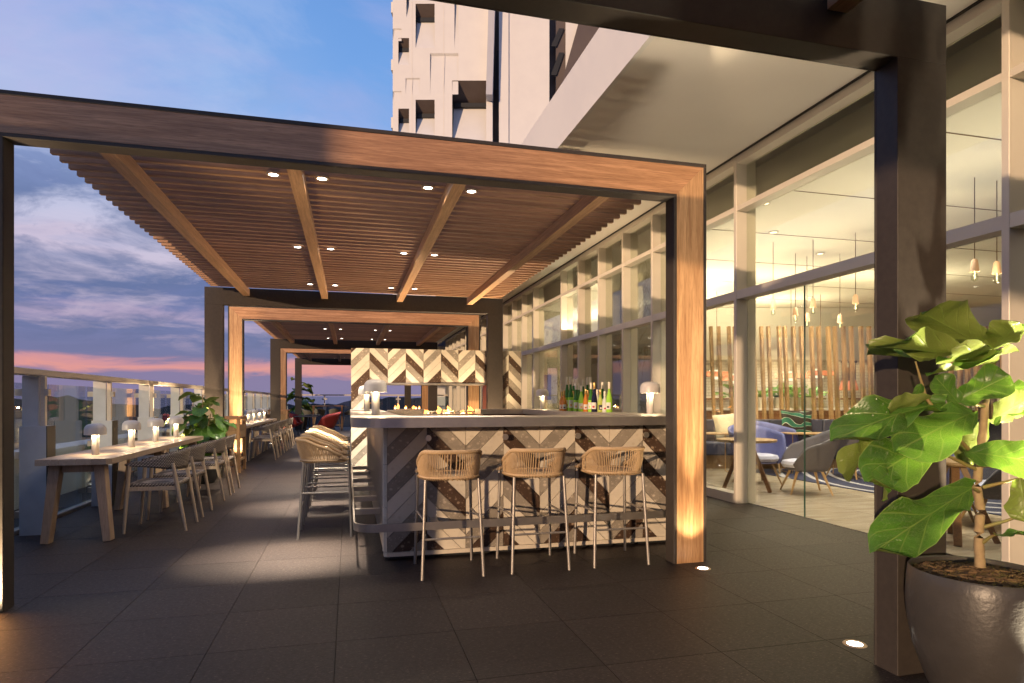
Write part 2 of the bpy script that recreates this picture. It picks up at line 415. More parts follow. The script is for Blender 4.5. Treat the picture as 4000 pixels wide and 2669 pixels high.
def marble():
    m, t, p = pmat('white_marble', (0.70, 0.68, 0.58), 0.25)
    v = objvec(t); w = t.noise(v, 1.6, 8, 0.62, 1.4)
    ridge = t.math('ABSOLUTE', t.math('SUBTRACT', w, 0.5))
    t.link(t.mix(t.ramp(ridge, [(0.0, 0.75), (0.03, 0.0)]), (0.70, 0.68, 0.58), (0.36, 0.30, 0.20)), p.inputs['Base Color'])
    return m
M['marble'] = marble()
def lounge_floor():
    m, t, p = pmat('lounge_travertine', (0.46, 0.39, 0.31), 0.22)
    v = objvec(t, False)
    n = t.noise(t.mapping(v, (1, 6, 1), rot=(0, 0, 0.25)), 1.6, 6, 0.6)
    br = t.new('ShaderNodeTexBrick'); br.offset = 0.0
    br.inputs['Scale'].default_value = 1.0; br.inputs['Brick Width'].default_value = 0.9; br.inputs['Row Height'].default_value = 0.9
    br.inputs['Mortar Size'].default_value = 0.003; t.link(v, br.inputs['Vector'])
    c = t.mix(t.ramp(n, [(0.3, 0.0), (0.7, 1.0)]), (0.34, 0.27, 0.20), (0.54, 0.47, 0.38))
    c = t.mix(br.outputs['Fac'], c, (0.2, 0.16, 0.12))
    t.link(c, p.inputs['Base Color'])
    return m
M['lfloor'] = lounge_floor()
def carpet():
    m, t, p = pmat('navy_ring_carpet', (0.012, 0.016, 0.05), 0.95)
    v = objvec(t, False)
    w = t.new('ShaderNodeTexWave'); w.wave_type = 'RINGS'; w.rings_direction = 'Z'
    w.inputs['Scale'].default_value = 0.8; w.inputs['Distortion'].default_value = 4.0; w.inputs['Detail'].default_value = 0.6; w.inputs['Detail Scale'].default_value = 0.5
    t.link(t.mapping(v, (1, 1, 1), (-9.3, -7.4, 0)), w.inputs['Vector'])
    line = t.ramp(w.outputs['Fac'], [(0.86, 0.0), (0.93, 1.0)])
    n = t.noise(v, 60, 4, 0.7)
    c = t.mix(n, (0.006, 0.009, 0.032), (0.028, 0.038, 0.10))
    t.link(t.mix(line, c, (0.35, 0.34, 0.38)), p.inputs['Base Color'])
    bump(t, p, n, 0.6, 0.004)
    return m
M['carpet'] = carpet()
def swirl():
    m, t, p = pmat('green_swirl_fabric', (0.02, 0.02, 0.02), 0.7)
    v = objvec(t, False)
    w = t.new('ShaderNodeTexWave'); w.bands_direction = 'Z'; w.inputs['Scale'].default_value = 2.2
    w.inputs['Distortion'].default_value = 7.0; w.inputs['Detail'].default_value = 0.5; w.inputs['Detail Scale'].default_value = 1.6
    t.link(v, w.inputs['Vector'])
    t.link(t.ramp(w.outputs['Fac'], [(0.0, (0.02, 0.17, 0.11)), (0.36, (0.03, 0.22, 0.14)), (0.40, (0.75, 0.72, 0.62)), (0.47, (0.75, 0.72, 0.62)),
                                     (0.51, (0.02, 0.012, 0.01)), (1.0, (0.03, 0.02, 0.015))]), p.inputs['Base Color'])
    return m
M['swirl'] = swirl()
def brick():
    m, t, p = pmat('white_painted_brick', (0.74, 0.70, 0.62), 0.7)
    v = objvec(t, False)
    br = t.new('ShaderNodeTexBrick'); br.inputs['Scale'].default_value = 1.0
    br.inputs['Brick Width'].default_value = 0.24; br.inputs['Row Height'].default_value = 0.08; br.inputs['Mortar Size'].default_value = 0.006
    t.link(t.mapping(v, rot=(R(90), 0, 0)), br.inputs['Vector'])
    t.link(t.mix(br.outputs['Fac'], (0.76, 0.72, 0.64), (0.45, 0.41, 0.35)), p.inputs['Base Color'])
    return m
M['brick'] = brick()
def leafmat(name, top, back, veincol):
    m, t, p = pmat(name, top, 0.30)
    uv = t.new('ShaderNodeUVMap'); uv.uv_map = 'UVMap'
    sp = t.new('ShaderNodeSeparateXYZ'); t.link(uv.outputs[0], sp.inputs[0])
    u, v = sp.outputs[0], sp.outputs[1]           # u along, v across (-1..1)
    av = t.math('ABSOLUTE', v)
    mid = t.ramp(av, [(0.0, 0.9), (0.022, 0.8), (0.045, 0.0)])
    # side veins: lines of constant (u*6.5 - |v|*k)
    ph = t.math('FRACT', t.math('SUBTRACT', t.math('MULTIPLY', t.math('POWER', u, 0.85), 5.2), t.math('MULTIPLY', t.math('POWER', av, 0.75), 1.7)))
    side = t.ramp(t.math('ABSOLUTE', t.math('SUBTRACT', ph, 0.5)), [(0.0, 0.8), (0.03, 0.5), (0.075, 0.0)])
    fine = t.new('ShaderNodeTexVoronoi'); fine.feature = 'DISTANCE_TO_EDGE'; fine.inputs['Scale'].default_value = 16
    t.link(t.mapping(uv.outputs[0], (2.0, 1, 1)), fine.inputs['Vector'])
    fv = t.ramp(fine.outputs['Distance'], [(0.0, 0.4), (0.07, 0.0)])
    vein = t.math('MAXIMUM', mid, t.math('MAXIMUM', side, fv))
    nz = t.noise(objvec(t), 9, 4, 0.6)
    topc = t.mix(t.ramp(nz, [(0.3, 0.0), (0.7, 1.0)]), tuple(k * .62 for k in top), tuple(k * 1.45 for k in top))
    geo = t.new('ShaderNodeNewGeometry')
    c = t.mix(geo.outputs['Backfacing'], topc, back)
    edge = t.ramp(av, [(0.955, 0.0), (0.985, 0.7)])
    c = t.mix(t.math('MAXIMUM', t.math('MULTIPLY', vein, 0.55), edge), c, veincol)
    t.link(c, p.inputs['Base Color'])
    bump(t, p, t.math('ADD', t.math('MULTIPLY', vein, -0.8), t.math('MULTIPLY', nz, 0.4)), 0.55, 0.006)
    tl = t.new('ShaderNodeBsdfTranslucent'); t.link(t.mix(0.5, c, (0.25, 0.42, 0.04)), tl.inputs[0])
    mx = t.new('ShaderNodeMixShader'); mx.inputs[0].default_value = 0.2
    out = t.n['Material Output']; t.link(p.outputs[0], mx.inputs[1]); t.link(tl.outputs[0], mx.inputs[2]); t.link(mx.outputs[0], out.inputs[0])
    return m
M['leaf'] = leafmat('fig_leaf', (0.056, 0.160, 0.016), (0.20, 0.26, 0.055), (0.26, 0.36, 0.09))
M['leafdark'] = leafmat('fig_leaf_dark', (0.025, 0.085, 0.014), (0.15, 0.17, 0.045), (0.12, 0.2, 0.05))
M['leaflounge'] = leafmat('lounge_leaf', (0.10, 0.24, 0.05), (0.2, 0.3, 0.1), (0.4, 0.5, 0.25))

def spot(name, loc, direction, energy, size, blend=0.5, col=(1, 0.78, 0.52), radius=0.03):
    d = bpy.data.lights.new(name, 'SPOT'); d.energy = energy; d.spot_size = R(size); d.spot_blend = blend; d.color = col; d.shadow_soft_size = radius
    o = bpy.data.objects.new(name, d); C.objects.link(o); o.location = loc
    o.rotation_euler = Vector(direction).to_track_quat('-Z', 'Y').to_euler()
    return o
def point(name, loc, energy, col=(1, 0.72, 0.42), radius=0.04):
    d = bpy.data.lights.new(name, 'POINT'); d.energy = energy; d.color = col; d.shadow_soft_size = radius
    o = bpy.data.objects.new(name, d); C.objects.link(o); o.location = loc
    return o
def area(name, loc, direction, energy, sx, sy=None, col=(1, 0.78, 0.52), shape='RECTANGLE', spread=180, rz=None):
    d = bpy.data.lights.new(name, 'AREA'); d.energy = energy; d.shape = shape; d.size = sx; d.color = col
    if sy: d.size_y = sy
    d.spread = R(spread)
    o = bpy.data.objects.new(name, d); C.objects.link(o); o.location = loc
    o.rotation_euler = Vector(direction).to_track_quat('-Z', 'Y').to_euler()
    if rz is not None: o.rotation_euler = rz
    return o

# ================================================================== SETTING
MB().box(-3500, 3500, -3500, 3500, -42, -41).build('ground', M['ground']).__setitem__('kind', 'structure')
# far wooded skyline
mb = MB(); rnd = random.Random(3)
prev = None; N = 260
for i in range(N + 1):
    a = R(-75) + R(170) * i / N
    d = 900 + 120 * math.sin(a * 5)
    h = 20 + 5 * math.sin(a * 9) + 3 * math.sin(a * 31) + rnd.uniform(-2.5, 2.5)
    x, y = d * math.sin(a), d * math.cos(a)
    mb.v += [(x, y, -41), (x, y, h - 19), (x * 1.25, y * 1.25, h - 24)]
    if i: b = 3 * (i - 1); mb.f += [(b, b + 3, b + 4, b + 1), (b + 1, b + 4, b + 5, b + 2)]
mb.build('hills', M['hills'])['kind'] = 'structure'
# unseen block added outside the terrace to shade the front beam and near left
nw = MB().box(-1.6, 1.6, -1.875, 1.875, -41, 4.25).build('shade_block', M['white'])
nw.location = ((-7.5 - 4.915) / 1.4142, (-7.5 + 4.915) / 1.4142, 0); nw.rotation_euler[2] = R(45)
tag(nw, 'plain white block added outside the terrace behind the viewer to cast shade', 'building')

# terrace floor: slab and tiles
fl = MB().box(-3.75, 4.585, -2.2, 29.75, -0.3, -0.016).build('floor', M['joint']); fl['kind'] = 'structure'
TX0, TY0, P6 = -0.064, 3.286, 0.6015
t_me = MB().box(0.0015, P6 - 0.0015, 0.0015, P6 - 0.0015, -0.02, 0).mesh('tile', M['tile'])
far_t = MB(); near = []
for j in range(-9, 45):
    y0 = TY0 + j * P6
    if y0 > 29.4: break
    for i in range(-6, 8):
        x0 = TX0 + i * P6; x1 = min(x0 + P6, 4.58); xa = max(x0, -3.7)
        if x1 - xa < 0.05: continue
        # forward distance and screen x decide which tiles are their own object
        f = (x0 + .3) * st + (y0 + .3) * ct; r = (x0 + .3) * ct - (y0 + .3) * st
        if xa > x0 or x1 < x0 + P6 - 1e-6 or f < 1.6 or abs(r / max(f, .1)) > .95 or y0 > 15.2:
            far_t.box(xa + .0015, x1 - .0015, y0 + .0015, y0 + P6 - .0015, -0.02, 0)
        else: near.append((x0, y0))
for x0, y0 in near[:290]:
    o = bpy.data.objects.new('tile', t_me); C.objects.link(o); o.location = (x0, y0, 0); o.parent = fl
for x0, y0 in near[290:]: far_t.box(x0 + .0015, x0 + P6 - .0015, y0 + .0015, y0 + P6 - .0015, -0.02, 0)
o = far_t.build('tile_field', M['tile'], fl); o['kind'] = 'stuff'
# white upstand outside the glass
tag(MB().box(-3.95, -3.6, -2.2, 29.6, -0.2, 0.56).box(-3.98, -3.57, -2.2, 29.6, 0.56, 0.61).build('parapet_wall', M['white'], bevel=.004),
    'low white parapet seen through the glass balustrade beside the long tables', 'wall')

# ================================================================== PERGOLAS
Y1F, Y2F, PER = 4.216, 10.70, 8.45
XL0, XL1, XR0, XR1 = -2.19, -1.923, 2.339, 2.61
ZB, ZT = 2.73, 3.0
def portal(parent, yf, wood_side):
    """grey portal; wood_side -1 = cladding faces -y, +1 = faces +y. local y = yf .. yf+.13"""
    D = .13
    a, b = (yf + .012, yf + D) if wood_side < 0 else (yf, yf + D - .012)
    w0, w1 = (yf + .003, yf + .0118) if wood_side < 0 else (yf + D - .0118, yf + D - .003)
    t0, t1 = (yf, yf + .0117) if wood_side < 0 else (yf + D - .0117, yf + D)
    for (x0, x1, inn) in ((XL0, XL1, 1), (XR0, XR1, -1)):
        m = MB().box(x0, x1, a, b, 0, ZB)
        m.box(x0, x0 + .024, t0, t1, 0, ZB - .0); m.box(x1 - .024, x1, t0, t1, 0, ZB)
        m.build('post', M['metal'], parent, bevel=.002)
        o_ = x0 if inn > 0 else x1; i_ = x1 if inn > 0 else x0; s = 1 if inn > 0 else -1
        poly = [(o_ + s * .025, 0.0), (i_ - s * .025, 0.0), (i_ - s * .025, ZB + .025), (o_ + s * .025, ZT - .028)]
        MB().prism(poly, 'y', w0, w1).build('wood_cladding', M['wz'], parent)
    m = MB().box(XL0, XR1, a, b, ZB, ZT); m.box(XL0, XR1, t0, t1, ZT - .026, ZT); m.box(XL1 - .024, XR0 + .024, t0, t1, ZB, ZB + .023)
    m.box(XL0, XL0 + .024, t0, t1, ZB, ZT - .026); m.box(XR1 - .024, XR1, t0, t1, ZB, ZT - .026)
    m.build('crossbeam', M['metal'], parent, bevel=.002)
    poly = [(XL0 + .026, ZT - .028), (XL1 - .024, ZB + .025), (XR0 + .024, ZB + .025), (XR1 - .026, ZT - .028)]
    MB().prism(poly, 'y', w0, w1).build('wood_cladding', M['wx'], parent)
perg = empty('pergola', (0, Y1F, 0), 0, 'nearest timber-faced pergola spanning the herringbone stone bar', 'pergola', 'row of slatted pergolas')
portal(perg, 0, -1)
portal(perg, Y2F - Y1F, +1)
sl_me = MB().box(-2.07, 2.54, 0, .045, 2.985, 3.075).mesh('slat', M['wslat'])
ns = 41
for k in range(ns):
    o = bpy.data.objects.new('slat', sl_me); C.objects.link(o); o.parent = perg; o.location = (0, .19 + k * .1525, 0)
for xc in (-1.578, -.386, .824, 2.018):
    MB().box(xc - .05, xc + .05, .131, Y2F - Y1F - .001, 2.878, 2.9845).build('rafter', M['wy'], perg, bevel=.002)
DLX = (-.572, -.208, .632, .997); DLY = (5.2 - Y1F, 7.58 - Y1F, 9.95 - Y1F)
ring = MB().lathe([(.037, .01), (.037, -.004), (.052, -.006), (.055, 0), (.055, .01)], 20, caps=False)
ring_me = ring.mesh('downlight', M['ringmetal'], True)
lens_me = MB().lathe([(0.0, -.001), (.036, -.001)], 20).mesh('lens', M['lens'])
for y in DLY:
    for x in DLX:
        o = bpy.data.objects.new('downlight', ring_me); C.objects.link(o); o.parent = perg; o.location = (x, y, 2.977)
        l = bpy.data.objects.new('lens', lens_me); C.objects.link(l); l.parent = o
for k, lb in ((1, 'second timber-faced pergola, directly behind the stone fireplace wall'), (2, 'farthest pergola, beyond the second one near the red chairs'),
              (-1, 'dark bronze pergola at the right edge over the big potted fig')):
    p = copy_tree(perg); p.location = (0, Y1F + k * PER, 0); p['label'] = lb
for k in (0, 1):
    for y in DLY:
        for x in DLX:
            spot('downlight_beam', (x, y + Y1F + k * PER, 2.965), (0, 0, -1), 1550 if y < DLY[2] else 520, 31 if y < DLY[2] else 80, 1.0, (1.0, 0.86, 0.68), 0.03)
            spot('downlight_spill', (x, y + Y1F + k * PER, 2.965), (0, 0, -1), 44, 150, 1.0, (1.0, 0.80, 0.56), 0.05)
for y in DLY[:2]: spot('downlight_beam', (.2, y + Y1F + 2 * PER, 2.965), (0, 0, -1), 700, 80, 0.8, (1.0, 0.86, 0.68), 0.03)

# in-ground uplights
up_me = MB().lathe([(.0365, .001), (.037, .004), (.052, .005), (.056, .001)], 24, caps=False).mesh('uplight', M['ringmetal'], True)
UPS = [((2.478, 4.05), 'uplight in the paving in front of the right timber post of the nearest pergola', 38),
       ((2.44, 2.60), 'uplight in the paving behind the dark post beside the big planter', 130),
       ((-2.06, 4.05), 'uplight at the foot of the left post of the nearest pergola', 26),
       ((-2.0, 12.45), 'uplight at the foot of the second pergola, by the wooden service stand', 130),
       ((2.478, 12.5), 'uplight at the right post of the second pergola', 40),
       ((-2.3, 10.38), 'uplight beside the dark pot of the fig at the long table', 120),
       ((2.40, 10.40), 'uplight in front of the dark post by the fireplace wall', 45),
       ((-2.15, 18.9), 'uplight at the dark post past the second long table', 30),
       ((-2.05, 20.9), 'uplight at the left post of the farthest pergola', 30)]
for (x, y), lb, e in UPS:
    o = bpy.data.objects.new('uplight', up_me); C.objects.link(o); o.location = (x, y, 0); tag(o, lb, 'uplight', 'round uplights set in the paving')
    l = MB().lathe([(0, .0032), (.036, .0032)], 24).build('lens', M['lens'], o)
    tilt = -0.22 if abs(x - 2.44) < .005 else 0.16 if (abs(y - 4.05) < .1 or y > 12) else 0.0
    if abs(x - 2.44) < .005:
        spot('uplight_beam', (x, y, .02), (.10, .62, 1), 430, 68, 1.0, (1.0, 0.80, 0.58), 0.22)
    else:
        spot('uplight_beam', (x, y, .02), (0, tilt, 1), e * (.9 if y < 5 else 1.5), 74, 0.5, (1.0, 0.74, 0.44), 0.02)
        if x < 0 and y < 5: spot('uplight_wide', (x, y, .02), (.1, .75, 1), 260, 120, 1.0, (1.0, 0.74, 0.44), 0.05)
        if 10 < y < 11: spot('uplight_wide', (x, y, .02), (-.35 if x > 0 else .35, -.25, 1), 950, 125, 1.0, (1.0, 0.72, 0.42), 0.05)
        spot('uplight_core', (x, y, .02), (0, (.10 if tilt > 0 else .0), 1), e * 13, 22, 1.0, (1.0, 0.76, 0.47), 0.02)
# two narrow uplights that wash the big fig and its pot
for x, y, sd_ in ((2.56, 1.56, 'left'), (2.80, 1.66, 'right')):
    o = bpy.data.objects.new('uplight', up_me); C.objects.link(o); o.location = (x, y, 0)
    tag(o, sd_ + ' one of two uplights in the paving in front of the big planter', 'uplight', 'round uplights set in the paving')
    MB().lathe([(0, .0032), (.036, .0032)], 24).build('lens', M['lens'], o)
    spot('uplight_beam', (x, y, .02), (-.12, .22, 1), 560, 60, 0.7, (1.0, 0.84, 0.58), 0.02)

# ================================================================== BALUSTRADE
bal = empty('glass_balustrade', (-2.8, 0, 0), 0, 'tall glass balustrade with metal posts and flat top rail along the terrace edge', 'balustrade')
def LB(m): return m
ys = [6.57 + 1.63 * k for k in range(-2, 15)]
post_l = MB().box(-.07, .14, 0, .17, 0, .985).mesh('post', M['post'])
side_l = MB().box(.1402, .148, .0, .17, 0, .985).mesh('dark_side', M['darkside'])  # dark plate covering the walkway side of each lower post
post_u = MB().box(-.07, .06, .05, .075, .985, 1.44).mesh('upright', M['post']); post_b = MB().box(.075, .115, .04, .08, .985, 1.44).mesh('upright_bar', M['rail'])
clip = MB().box(-.13, -.0701, .055, .12, -.03, .03).mesh('glass_clip', M['steel']); clip2 = MB().box(.1155, .15, .02, .07, -.03, .03).mesh('glass_clip', M['steel'])
for y in ys:
    for me, z in ((post_l, 0), (post_u, 0), (post_b, 0), (clip, 1.29), (clip2, 1.29), (clip, .72), (clip, .18)):
        o = bpy.data.objects.new(me.name, me); C.objects.link(o); o.parent = bal; o.location = (0, y, z)
        if me is post_l:
            s_ = bpy.data.objects.new('dark_side', side_l); C.objects.link(s_); s_.parent = o
gl_me = MB().box(-.1, -.088, .02, 1.61, .03, 1.38).mesh('glass_pane', M['bglass'])
for y in ys:
    o = bpy.data.objects.new('glass_pane', gl_me); C.objects.link(o); o.parent = bal; o.location = (-.06, y + .09, 0)
MB().box(-.09, .09, 2.5, 29.45, 1.445, 1.50).build('top_rail', M['rail'], bal, bevel=.004)
MB().box(-.2, -.12, 2.5, 29.45, 0.001, .035).build('base_channel', M['steel'], bal)
bal2 = empty('glass_balustrade', (0, 29.4, 0), 0, 'far glass balustrade closing the end of the terrace behind the high table', 'balustrade')
xs = [-2.7 + 1.63 * k for k in range(5)]
for x in xs:
    MB().box(x - .07, x + .07, -.05, .05, 0, .985).build('post', M['post'], bal2)
    MB().box(x - .03, x + .03, -.06, .0, .985, 1.44).box(x - .11, x + .11, -.07, -.03, 1.26, 1.32).build('upright', M['lampwhite'], bal2)
    MB().box(x + .05, x + 1.58, .03, .042, .03, 1.40).build('glass_pane', M['bglass'], bal2)
MB().box(-2.7, 4.5, -.09, .09, 1.445, 1.50).build('top_rail', M['rail'], bal2)

# ================================================================== BUILDING SHELL
hotel = empty('hotel_podium', (4.5, 12, 0), 0, 'cream hotel podium with deep white canopy over the terrace side', 'building')
def part(mb, name, m, parent, world=True, **kw):
    """geometry given in world coordinates, parented without moving"""
    o = mb.build(name, m, parent, **kw)
    o.matrix_parent_inverse = Matrix.Translation(parent.location).inverted() if abs(parent.rotation_euler[2]) < 1e-9 else (Matrix.Translation(parent.location) @ parent.rotation_euler.to_matrix().to_4x4()).inverted()
    return o
XW, XG = 4.42, 4.587
part(MB().box(4.385, 4.419, -8, 44, 4.094, 4.0995), 'shadow_gap', M['black'], hotel)
part(MB().box(2.345, 4.42, -8, 44, 4.10, 4.20), 'soffit', M['soffit'], hotel)
part(MB().box(2.30, 2.3449, -8, 44, 4.095, 4.76), 'fascia', M['white'], hotel)
part(MB().box(2.345, 18, -8, 44, 4.60, 4.75), 'roof', M['white'], hotel)
part(MB().box(4.9, 18, -8, 33, 3.80, 3.85), 'ceiling', M['ceil'], hotel)
for k, y in enumerate([1.2, 3.0, 4.8, 6.6, 8.4, 10.2, 12.0, 13.8]):
    part(MB().box(4.92, 17, y - .006, y + .006, 3.794, 3.7995), 'ceiling_joint', M['cord'], hotel)
part(MB().box(4.86, 4.8995, -8, 33, 3.62, 4.09), 'blind_box', M['blind'], hotel)
part(MB().box(4.421, 18, 33, 33.2, 0, 4.09), 'end_wall', M['white'], hotel)
part(MB().box(18, 18.2, -8, 33, 0, 4.09), 'back_wall', M['brick'], hotel)
part(MB().box(4.421, 18, -8.2, -8, 0, 4.09), 'side_wall', M['white'], hotel)
o = MB().box(4.6, 18, -8, 33, -.1, 0.0).build('lounge_floor', M['lfloor']); o['kind'] = 'structure'
o = MB().box(6.65, 18, -4, 9.6, .001, .010).build('carpet', M['carpet']); tag(o, 'navy carpet with pale looping ring lines in the lounge', 'carpet')
MB().box(4.586, 4.6, -2.2, 29.7, -.1, .004).build('threshold', M['darkside'])['kind'] = 'structure'
# glazed wall
gw = empty('glazed_wall', (XG, 6.5, 0), 0, 'full height glazed wall with pale mullions between terrace and lounge', 'window')
MY = [-2.96, .19, 3.34, 6.50, 8.62, 9.67, 10.72, 11.77, 12.82, 14.92, 15.97, 17.0, 18.05, 19.1, 20.15, 21.2, 22.25, 24.35, 25.4, 26.45, 27.5, 28.55, 29.6]
MY = MY[:9] + MY[9:]
for i, y in enumerate(MY):
    part(MB().box(XW, XG - .001, y, y + .055, 0, 4.099), 'mullion', M['mull'], gw, bevel=.003)
    # inner glass-holding flange
    part(MB().box(XG, XG + .10, y + .008, y + .048, 0, 4.06), 'inner_mullion', M['mull'], gw)
    if i == len(MY) - 1: break
    y0, y1 = y + .056, MY[i + 1] - .001
    part(MB().box(XW + .004, XG - .001, y0, y1, 4.012, 4.098), 'transom', M['mull'], gw)
    part(MB().box(XW + .004, XG - .001, y0, y1, 3.452, 3.512), 'transom', M['mull'], gw)
    part(MB().box(XW + .004, XG - .001, y0, y1, 2.412, 2.512), 'transom', M['mull'], gw)
    part(MB().box(XG - .03, XG - .02, y0, y1, 3.513, 4.011), 'glass_pane', M['glass'], gw)
    part(MB().box(XG - .03, XG - .02, y0, y1, 2.513, 3.451), 'glass_pane', M['glass'], gw)
    if y < 6.4:      # frameless sliding doors
        ym = 5.54 if i == 3 else (y0 + y1) / 2
        if i == 2: ym = 5.54
        for a, b in ((y0, ym - .003), (ym + .003, y1)):
            part(MB().box(XG - .02, XG - .008, a, b, .006, 2.411), 'glass_door', M['glass'], gw)
        part(MB().box(XG - .022, XG - .006, ym - .003, ym + .003, .006, 2.411), 'glass_edge', M['glassedge'], gw)
    else:
        part(MB().box(XW + .004, XG - .001, y0, y1, 0.0, .11), 'sill', M['mull'], gw)
        part(MB().box(XG - .03, XG - .02, y0, y1, .111, 2.411), 'glass_pane', M['glass'], gw)

# ================================================================== TOWER (turned parallel to the view)
TF = 40.0
tower = empty('hotel_tower', WC(0, TF, 0), -YAW, 'white hotel tower with angular recessed windows rising above the terrace', 'building')
def tr(x): return (x - CX) / F_PX * TF
def tz(y): return CAMZ + (HY - y) / F_PX * TF
def q8(x, y): return 1400 + x * .5957, y * .5957
x_l, x_r = tr(1536), tr(1924)
fx_ = lambda x: tr(q8(x, 0)[0])
z_b, z_t = 4.75, 29.5
holes = []
def hole(xa, xb, ytop, yback, ybot, col='brown'):
    a, y0 = q8(xa, ytop); b, _ = q8(xb, 0); _, y1 = q8(0, yback); _, y2 = q8(0, ybot)
    z1 = tz(y0); z0 = tz(y2)
    fb = (z1 - CAMZ) / ((HY - y1) / F_PX)
    holes.append((tr(a), tr(b), z0, z1, fb - TF, col))
for args in ((262, 332, 250, 326, 425), (375, 500, 25, 130, 315), (262, 332, 713, 790, 900), (375, 500, 655, 760, 890), (615, 838, 529, 695, 960),
             (225, 282, 187, 198, 270, 'cream'), (310, 401, 512, 523, 622, 'cream'), (470, 655, 350, 369, 620, 'cream'), (225, 282, 598, 606, 665, 'cream'),
             (315, 332, -160, -60, 115), (630, 655, -30, 10, 320), (262, 332, -210, -130, -40), (375, 500, 1290, 1380, 1480), (262, 332, 1180, 1240, 1340), (470, 655, 1000, 1015, 1200, 'cream')):
    hole(*args)
xsb = sorted(set([x_l, x_r] + [h[0] for h in holes] + [h[1] for h in holes] + [tr(q8(430, 0)[0]), tr(q8(695, 0)[0])]))
zsb = sorted(set([z_b, z_t] + [h[2] for h in holes] + [h[3] for h in holes]))
mb = MB()
for i in range(len(xsb) - 1):
    for j in range(len(zsb) - 1):
        cx_, cz_ = (xsb[i] + xsb[i + 1]) / 2, (zsb[j] + zsb[j + 1]) / 2
        if any(h[0] < cx_ < h[1] and h[2] < cz_ < h[3] for h in holes): continue
        mb.add([(xsb[i], 0, zsb[j]), (xsb[i + 1], 0, zsb[j]), (xsb[i + 1], 0, zsb[j + 1]), (xsb[i], 0, zsb[j + 1])], [(0, 1, 2, 3)])
mb.build('facade', M['white'], tower)
MB().box(x_l, tr(2900), 3.0, 14, z_b, z_t).build('core', M['white'], tower)
MB().box(x_l, x_l + .02, .001, 3, z_b, z_t).build('side_wall', M['white'], tower)
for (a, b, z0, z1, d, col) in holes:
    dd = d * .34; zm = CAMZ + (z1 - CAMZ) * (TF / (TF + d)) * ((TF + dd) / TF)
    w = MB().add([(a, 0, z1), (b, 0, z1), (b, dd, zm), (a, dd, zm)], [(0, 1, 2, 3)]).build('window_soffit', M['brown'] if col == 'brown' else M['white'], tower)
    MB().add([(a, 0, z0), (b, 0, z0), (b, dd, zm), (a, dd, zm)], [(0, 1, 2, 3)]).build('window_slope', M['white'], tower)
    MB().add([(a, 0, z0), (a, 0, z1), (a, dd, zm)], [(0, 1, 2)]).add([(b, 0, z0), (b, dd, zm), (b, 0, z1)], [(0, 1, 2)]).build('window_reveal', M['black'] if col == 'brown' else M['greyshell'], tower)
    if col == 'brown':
        MB().box(a + .01, b - .01, dd * .72, dd * .98, zm - .22, zm + .05).build('recess_strip', M['black'], tower)  # black strip where the brown panel meets the slope
for y in (20, 400, 780):       # little boxes standing proud of the left edge
    _, yy0 = q8(0, y - 20); _, yy1 = q8(0, y + 50)
    MB().box(tr(1525), x_l - .002, .2, 1.2, tz(yy1), tz(yy0)).build('corner_box', M['white'], tower)
for x in (352, 560):
    MB().box(fx_(x) - .012, fx_(x) + .012, -.012, -.004, z_b, tz(8)).build('panel_joint', M['mull'], tower)
# slanted fin, dark shaft, piers to the right
fx = lambda x: tr(q8(x, 0)[0])
zz = lambda y: tz(q8(0, y)[1])
MB().add([(fx(865), -.9, zz(-200)), (fx(905), -.9, zz(-200)), (fx(882), -.9, zz(665)), (fx(840), -.9, zz(665)),
          (fx(865), 0, zz(-200)), (fx(905), 0, zz(-200)), (fx(882), 0, zz(665)), (fx(840), 0, zz(665))],
         [(0, 3, 2, 1), (0, 4, 7, 3), (1, 2, 6, 5), (3, 7, 6, 2), (4, 5, 6, 7), (0, 1, 5, 4)]).build('fin', mottled('fin_grey', (0.42, 0.42, 0.45), (0.46, 0.46, 0.49), 1, .6), tower)
MB().box(fx(882), fx(921), 1.2, 1.3, z_b, z_t).build('shaft', M['brown'], tower)
for (a, b) in ((300, 560), (770, 930)): MB().add([(fx(886), .6, zz(b)), (fx(905), .6, zz(b)), (fx(919), .6, zz(a)), (fx(910), .6, zz(a))], [(0, 1, 2, 3)]).build('shaft_louvre', M['black'], tower, solid=.05)
MB().box(fx(922), fx(985), -.10, 1.5, z_b, z_t).build('pier_edge', M['white'], tower)
MB().box(fx(986), fx(1252), 0, 1.5, z_b, z_t).build('pier', M['white'], tower)
MB().box(fx(1254), fx(1298), .9, 1.0, z_b, z_t).build('side_shaft', M['brown'], tower)
MB().box(fx(1299), fx(1360), .4, .9, z_b, z_t).build('side_pier', M['brown'], tower)
MB().box(fx(1361), fx(1450), .2, .8, z_b, z_t).build('side_pier', M['white'], tower)
for (a, b) in ((170, 290), (330, 480)):
    MB().add([(fx(1262), .3, zz(b)), (fx(1300), .3, zz(b)), (fx(1352), .3, zz(a)), (fx(1318), .3, zz(a))], [(0, 1, 2, 3)]).build('louvre', M['black'], tower, solid=.08)
MB().add([(fx(1318), -.5, zz(612)), (fx(1700), -.5, zz(612)), (fx(1700), -.5, zz(0)), (fx(1490), -.5, zz(0))], [(0, 1, 2, 3)]).build('raking_wall', M['brown'], tower, solid=.3)

